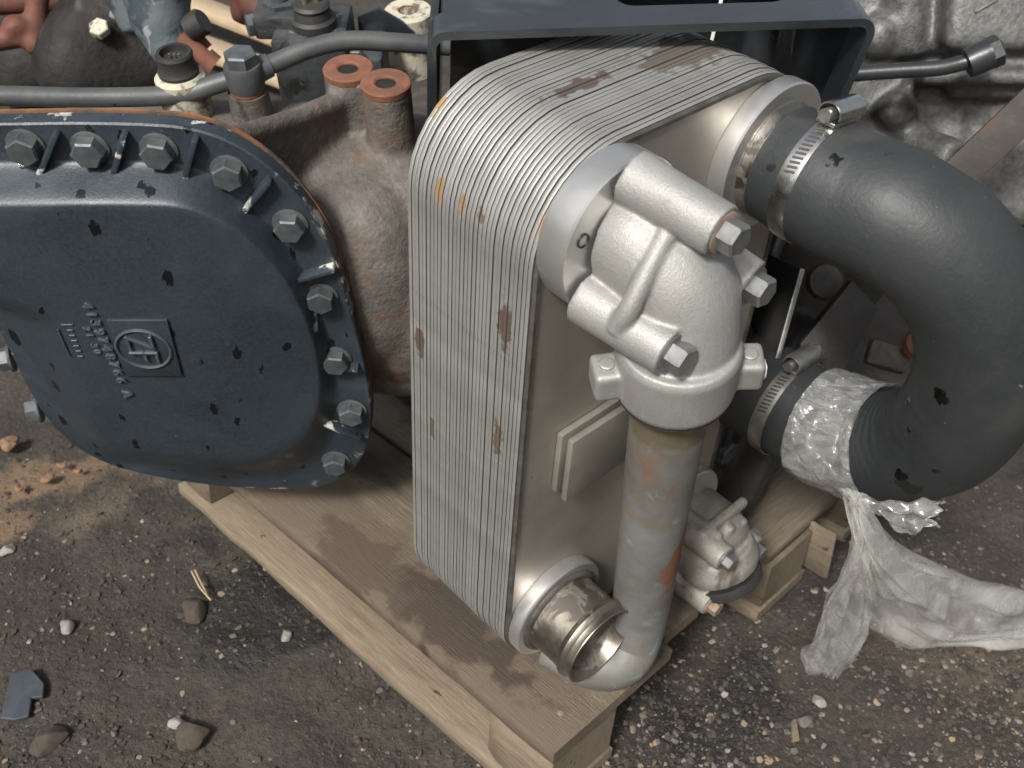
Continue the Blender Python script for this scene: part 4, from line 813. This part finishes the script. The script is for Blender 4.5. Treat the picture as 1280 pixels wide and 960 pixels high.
bolt(bpp, hl[-1] + (GU * 0.75 - GN * 0.1 + GW * 0.35).normalized() * 0.008, GU * 0.75 - GN * 0.1 + GW * 0.35, 'blkpipe', 0.0165, 0.011)

# rusty angle iron
a0, a1 = atd(1330, 95, 1.20), atd(1090, 320, 1.22); dd = (a1 - a0); L_ = dd.length; dd.normalize(); up_ = (GN * 0.55 + GW * 0.85); up_ = (up_ - dd * dd.dot(up_)).normalized(); sd = dd.cross(up_)
lpoly = [(0, 0), (0.036, 0), (0.036, -0.005), (0.005, -0.005), (0.005, -0.034), (0, -0.034)]
mm = Matrix((-sd, up_, dd)).transposed().to_4x4(); mm.translation = a0 - sd * -0.018
if mm.determinant() < 0: mm = mm @ Matrix.Diagonal((-1, 1, 1, 1))
solo('angle_iron', gx(prism(lpoly, 0, L_, Matrix(), 0.0008), mm), 'angle', 'rusty brown angle iron bar slanting behind the hose at right', 'bar', 30)

# ------------------------------------------------------------------ dark machinery under the hose
sump = Thing('lower_gearbox', 'dark oily lower gearbox casting in the shade behind the hose', 'gearbox', Vector((0.62, 0.25, -0.3)))
pieces = [box(0.34, 0.44, 0.36, Matrix.Translation((0.70, 0.28, -0.07)), 0.05, 3), box(0.34, 0.36, 0.46, Matrix.Translation((0.56, 0.34, -0.08)), 0.03, 3), box(0.20, 0.10, 0.20, Matrix.Translation((0.50, 0.13, -0.19)), 0.03, 3)]
pieces.append(tube([Vector((0.55, 0.02, -0.16)), Vector((0.55, 0.2, -0.16))], 0.06, 24)); pieces.append(box(0.10, 0.06, 0.09, Matrix.Translation((0.47, 0.12, 0.05)) @ Matrix.Rotation(0.5, 4, 'Z'), 0.01))
pieces.append(box(0.24, 0.16, 0.20, Matrix.Translation((0.50, 0.11, -0.235)), 0.02, 2)); pieces.append(tube([Vector((0.40, 0.02, -0.22)), Vector((0.40, 0.12, -0.22))], 0.045, 24))  # extra dark boxes added to fill the shaded gap behind the hose
pieces.append(tube([Vector((0.52, 0.0, -0.25)), Vector((0.52, 0.10, -0.25))], 0.035, 20)); pieces.append(box(0.03, 0.10, 0.22, Matrix.Translation((0.45, 0.02, -0.23)) @ Matrix.Rotation(0.35, 4, 'Y'), 0.006))
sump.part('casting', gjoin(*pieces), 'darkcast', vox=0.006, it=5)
bolt(sump, Vector((0.40, 0.021, -0.22)), (0, -1, 0), 'covbolt', 0.018, 0.012); bolt(sump, Vector((0.52, 0.001, -0.25)), (0, -1, 0), 'covbolt', 0.016, 0.012); bolt(sump, Vector((0.56, 0.03, -0.18)), (0, -1, 0.2), 'covbolt', 0.012, 0.01)
sump.part('oil_tube', tube(catmull([(0.60, 0.0, -0.30), (0.50, 0.0, -0.17), (0.46, 0.04, -0.12), (0.50, 0.08, 0.0), (0.58, 0.10, 0.06)], 8), 0.009, 14), 'blkpipe', 60)
q0 = atd(1146, 432, 1.36)
sump.part('rusty_bore', lathe([(0.008, 0), (0.018, 0), (0.019, 0.004), (0.016, 0.010), (0.011, 0.011), (0.009, 0.002)], fr(q0, GW * 0.9 + GN * 0.5), 28), 'rust', 30)
sump.part('rusty_web', box(0.05, 0.03, 0.02, fr(q0 - GU * 0.03 - GW * 0.02, GW * 0.8 + GN * 0.6, GU, -0.3), 0.004), 'case', 30)
mp0 = atd(1003, 340, 1.09); mp1 = atd(962, 480, 1.09)
sp2 = Thing('side_plate', 'thin dark steel plate standing on edge right of the cooler', 'plate', Vector((0.385, 0.10, -0.25)))
e0, e1 = atd(1003, 336, 1.22), atd(943, 552, 1.25); ed = (e1 - e0).normalized(); bk = Vector((0.70, 0.71, 0)); bk = (bk - ed * ed.dot(bk)).normalized()
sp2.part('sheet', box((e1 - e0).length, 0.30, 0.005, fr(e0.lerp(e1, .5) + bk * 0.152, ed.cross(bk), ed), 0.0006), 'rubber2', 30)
sp2.part('bare_edge', box((e1 - e0).length, 0.003, 0.0056, fr(e0.lerp(e1, .5), ed.cross(bk), ed), 0.0006), 'clampd', 30)
fl = [atd(x, y, 1.30) for x, y in ((1000, 430), (1070, 350), (1108, 388), (1060, 470), (1010, 500))]
o4 = fl[0]; zn = (GN * 0.7 + GW * 0.6).normalized(); xu = (GU - zn * zn.dot(GU)).normalized(); yv = zn.cross(xu)
solo('mounting_bracket', gx(prism([((p - o4).dot(xu), (p - o4).dot(yv)) for p in fl][::-1], -0.02, 0, Matrix(), 0.003), (lambda m_: (setattr(m_, 'translation', o4), m_)[1])(Matrix((xu, yv, zn)).transposed().to_4x4())), 'darkcast', 'dark grey angular bracket seen through the bend of the hose', 'bracket', 30)
tr_ = atd(1030, 352, 1.36); solo('round_plug', lathe([(0.002, 0), (0.022, 0), (0.024, 0.004), (0.020, 0.01), (0.013, 0.011), (0.002, 0.008)], fr(tr_, GW * 0.7 + GN * 0.7), 28), 'darkcast', 'small dark round plug in the shade above the lower clamp', 'plug', 30)
el = catmull([(0.383, -0.03, -0.078), (0.383, 0.03, -0.086), (0.392, 0.09, -0.07), (0.42, 0.15, -0.02), (0.46, 0.20, 0.0)], 8)
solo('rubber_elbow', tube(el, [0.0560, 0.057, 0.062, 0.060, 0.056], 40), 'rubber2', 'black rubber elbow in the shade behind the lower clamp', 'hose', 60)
lo2 = catmull([Vector((0.42, 0.05, -0.12)), Vector((0.40, 0.02, -0.18)), Vector((0.395, 0.03, -0.25)), Vector((0.42, 0.08, -0.30))], 8)
solo('cable', tube(lo2, 0.006, 10), 'rubber2', 'thin black cable hanging in the dark beside the cooler', 'cable', 60)

# ------------------------------------------------------------------ background, upper left
bgz = lambda px, py, h=0.0: atz(px, py, GROUND + h)
rf = Thing('rusty_casting', 'red oxide painted casting with arm at the far upper left', 'casting', atd(30, 40, 2.0))
P3 = lambda pts, d: [atd(x, y, d) for x, y in pts]
rf.part('arm', gjoin(tube(catmull(P3([(48, -40), (46, 10), (42, 40), (20, 48), (-20, 55)], 1.95), 5), [0.022, 0.018, 0.022, 0.016, 0.016], 12), gx(rock(0.024, 2, 1, 2, .2), Matrix.Translation(atd(20, 36, 1.95))), gx(rock(0.018, 3, 1, 2, .2), Matrix.Translation(atd(43, 54, 1.94)))), 'redrust', vox=0.006, it=3)
rf.part('beam', tube(P3([(-30, 5), (170, -4)], 2.05), 0.02, 10), 'redrust', 40)
eng = Thing('engine_block', 'dark dirty engine casting in the shade at upper left', 'engine', atd(120, 90, 2.0))
pieces = [gx(rock(0.13, 6, 0.9, 3, 0.25), Matrix.Translation(atd(150, 60, 2.0))), gx(rock(0.16, 9, 0.8, 3, 0.2), Matrix.Translation(atd(60, 60, 2.25))), tube(P3([(110, -10), (160, 80)], 1.95), 0.05, 14)]
eng.part('casting', gjoin(*pieces), 'near_black', vox=0.009, it=3)
bolt(eng, atd(126, 38, 1.86), -RZ + GW * 0.6, 'cream', 0.016, 0.012)
bolt(eng, atd(146, 22, 1.86), -RZ + GW * 0.8, 'zinc', 0.010, 0.01)
pieces = [tube(catmull(P3([(190, -70), (195, -20), (200, 20), (212, 55), (222, 80)], 1.62), 6), [0.055, 0.048, 0.042, 0.032, 0.024], 24), tube(P3([(165, -30), (180, 40)], 1.68), [0.05, 0.03], 16)]
solo('painted_pipe_neck', gjoin(*pieces), 'paintcast', 'thick casting neck with flaking blue and white paint behind the sensor', 'casting', vox=0.006, it=5)
rfb = Thing('rusty_rod', 'short rusty stepped rods poking out behind the sensor', 'rod', atd(262, 78, 1.6))
rfb.part('rod', gjoin(tube(P3([(225, 45), (262, 78)], 1.6), 0.012, 12), tube(P3([(256, 72), (268, 82)], 1.595), 0.0155, 12), tube(P3([(228, 28), (258, 62)], 1.62), 0.0105, 12)), 'rust', 40)
rfb.part('cap', lathe([(0.002, 0), (0.019, 0), (0.019, 0.02), (0.016, 0.024), (0.002, 0.024)], fr(atd(238, 36, 1.6), GU + GW * 0.6), 16), 'rubber2', 30)
# timber boards lying behind
for i, (a, b, w, dz, lab) in enumerate([((215, -5), (345, 45), 0.085, 0.10, 'pale fresh timber board lying behind the gearbox, the upper one'), ((235, 52), (345, 92), 0.10, 0.05, 'pale fresh timber board lying behind the gearbox, the lower one')]):
    A0, B0 = toW(bgz(*a, dz)), toW(bgz(*b, dz)); X = (B0 - A0); X.z = 0; ln = X.length; X.normalize(); Y = Vector((0, 0, 1)).cross(X)
    mm = Matrix((X, Y, Vector((0, 0, 1)))).transposed().to_4x4(); mm.translation = (A0 + B0) / 2
    o = bpy.data.objects.new('timber_board', mkmesh('timber_board', board(ln * 1.5, w, 0.03, 80 + i), 'fresh', 50)); COL.objects.link(o); o.matrix_world = mm; tagp(o, lab, 'timber')
rr_ = atd(330, 6, 1.8); solo('red_casting', gjoin(gx(rock(0.055, 8, 0.8, 2, 0.3), Matrix.Translation(rr_)), tube([rr_, rr_ + GU * 0.12 + GW * 0.05], 0.03, 12)), 'redrust', 'dark red casting behind the timber boards', 'casting', vox=0.006, it=3)

# ------------------------------------------------------------------ loose debris on the ground
def debris(name, label, cat, px, py, poly, t, mat, tilt=0.0, rot=0.0, group=None):
    p = toW(atz(px, py)); mm = Matrix.Translation((p.x, p.y, ground_h(p.x, p.y) - 0.006 + t / 2)) @ Matrix.Rotation(rot, 4, 'Z') @ Matrix.Rotation(tilt, 4, 'X')
    o = bpy.data.objects.new(name, mkmesh(name, prism(poly, -t / 2, t / 2, Matrix(), min(0.0012, t * 0.3), 1), mat, 30)); COL.objects.link(o); o.matrix_world = mm; tagp(o, label, cat, group); return o
def flatpoly(pxs, z=0.0):
    P = [toW(atz(x, y)) for x, y in pxs]; c = sum(P, Vector()) / len(P); return [((p - c).x, (p - c).y) for p in P]
MT['slate'] = pmat('blue_slate', (0.055, 0.065, 0.078), (0.035, 0.042, 0.05), 30, rough=(0.5, 0.7), bump=[(120, 0.3, 0.002)])
def fp(name, label, cat, pts, t, mat, tilt=0.05):
    cx = sum(p[0] for p in pts) / len(pts); cy = sum(p[1] for p in pts) / len(pts); po = flatpoly(pts)
    ar = sum(po[i - 1][0] * po[i][1] - po[i][0] * po[i - 1][1] for i in range(len(po)))
    return debris(name, label, cat, cx, cy, po if ar > 0 else po[::-1], t, mat, tilt)
def stone(name, label, cat, pts, t, mat, tilt=0.0):
    P = [toW(atz(x, y)) for x, y in pts]; c = sum(P, Vector()) / len(P); r = sum((p - c).length for p in P) / len(P); sd_ = len(label) * 1.7
    g = rock(r * 0.85, sd_, 0.5, 3, 0.5); V = []
    for v in g[0]:                                   # chop a few flat facets
        for d_ in (Vector((0.5, 0.2, 0.8)), Vector((-0.6, 0.5, 0.5)), Vector((0.1, -0.8, 0.55)), Vector((-0.3, -0.4, 0.8))):
            d_ = d_.normalized(); e = v.dot(d_) - r * 0.48
            if e > 0: v = v - d_ * e * 0.9
        V.append(v)
    solo(name, gx((V, g[1]), Matrix.Translation((c.x, c.y, -0.006 + r * 0.12)) @ Matrix.Rotation(sd_, 4, 'Z')), mat, label, cat, 25, world=True)
fp('slate_piece', 'bluish slate fragment lying on the dirt at lower left', 'stone', [(15, 845), (40, 838), (56, 855), (54, 870), (40, 872), (36, 893), (18, 898), (0, 897), (8, 872)], 0.006, 'slate', 0.12)
stone('stone', 'flat brown stone below the bluish slate fragment', 'stone', [(48, 905), (74, 893), (74, 925), (64, 944), (44, 940), (40, 915)], 0.008, 'st2', 0.08)
stone('stone', 'dark angular stone at the bottom left of the pallet corner', 'stone', [(222, 905), (248, 890), (262, 915), (245, 940), (226, 932)], 0.012, 'st2', 0.1)
stone('stone', 'dark flat stone beside the wood splinters', 'stone', [(232, 755), (248, 738), (258, 752), (238, 776), (228, 775)], 0.008, 'st2', 0.05)
stone('pale_stone_chip', 'white angular stone chip left on the dirt', 'stone', [(73, 784), (84, 768), (90, 770), (86, 784), (77, 790)], 0.006, 'st3', 0.1)
stone('pale_stone_chip', 'cream stone chip near the pallet side', 'stone', [(349, 792), (362, 784), (366, 790), (356, 797)], 0.006, 'st3', 0.1)
stone('pale_stone_chip', 'pale stone chip at the left edge of the dirt', 'stone', [(-2, 684), (12, 677), (16, 682), (2, 694)], 0.006, 'st3', 0.1)
stone('pale_stone_chip', 'whitish crumb of stone beside the dark angular stone at the bottom', 'stone', [(210, 895), (226, 888), (232, 898), (218, 908), (212, 903)], 0.012, 'st3', 0.15)
fp('wood_chip', 'small upright wood chip on the gravel at bottom right', 'wood chip', [(990, 898), (996, 894), (1002, 920), (992, 922)], 0.005, 'wood', 0.2)
stone('stone', 'grey lump of stone next to the small wood chip', 'stone', [(1003, 890), (1014, 884), (1020, 902), (1010, 910), (1002, 905)], 0.010, 'st1', 0.1)
stone('pale_stone_chip', 'pale pebble on the gravel below the bag', 'stone', [(1018, 866), (1026, 862), (1032, 876), (1022, 880)], 0.009, 'st3', 0.1)
for i, pts in enumerate([[(244, 715), (252, 732), (262, 750)], [(240, 718), (250, 738), (264, 754)]]):
    g = tube([toW(atz(*p)) + Vector((0, 0, 0.004 + 0.002 * i)) for p in pts], 0.0013, 6)
    solo('wood_splinter', g, 'fresh', 'thin straw coloured wood splinter on the dirt, %s of the pair' % ('left' if i else 'right'), 'splinter', 40, world=True)
def lump(name, label, px, py, r, mat, seed, flat=0.6, sx=1.0):
    p = toW(atz(px, py)); g = gx(rock(r, seed, flat, 3, 0.5), Matrix.Translation((p.x, p.y, r * 0.3)) @ Matrix.Rotation(0.6, 4, 'Z') @ Matrix.Diagonal((sx, 1, 1, 1)))
    solo(name, g, mat, label, 'clay', 60, world=True)
lump('clay_lump', 'orange brown clod of clay left of the cover', 12, 556, 0.014, 'silt', 3)
for k, (x, y, r) in enumerate(((78, 583, 0.006), (60, 600, 0.008), (24, 612, 0.007), (98, 590, 0.005))):
    lump('clay_lump', 'small clay clod on the brown streak at left, %s' % ('furthest up', 'in the middle', 'nearest the left edge', 'furthest right')[k], x, y, r, 'silt', 11 + k)
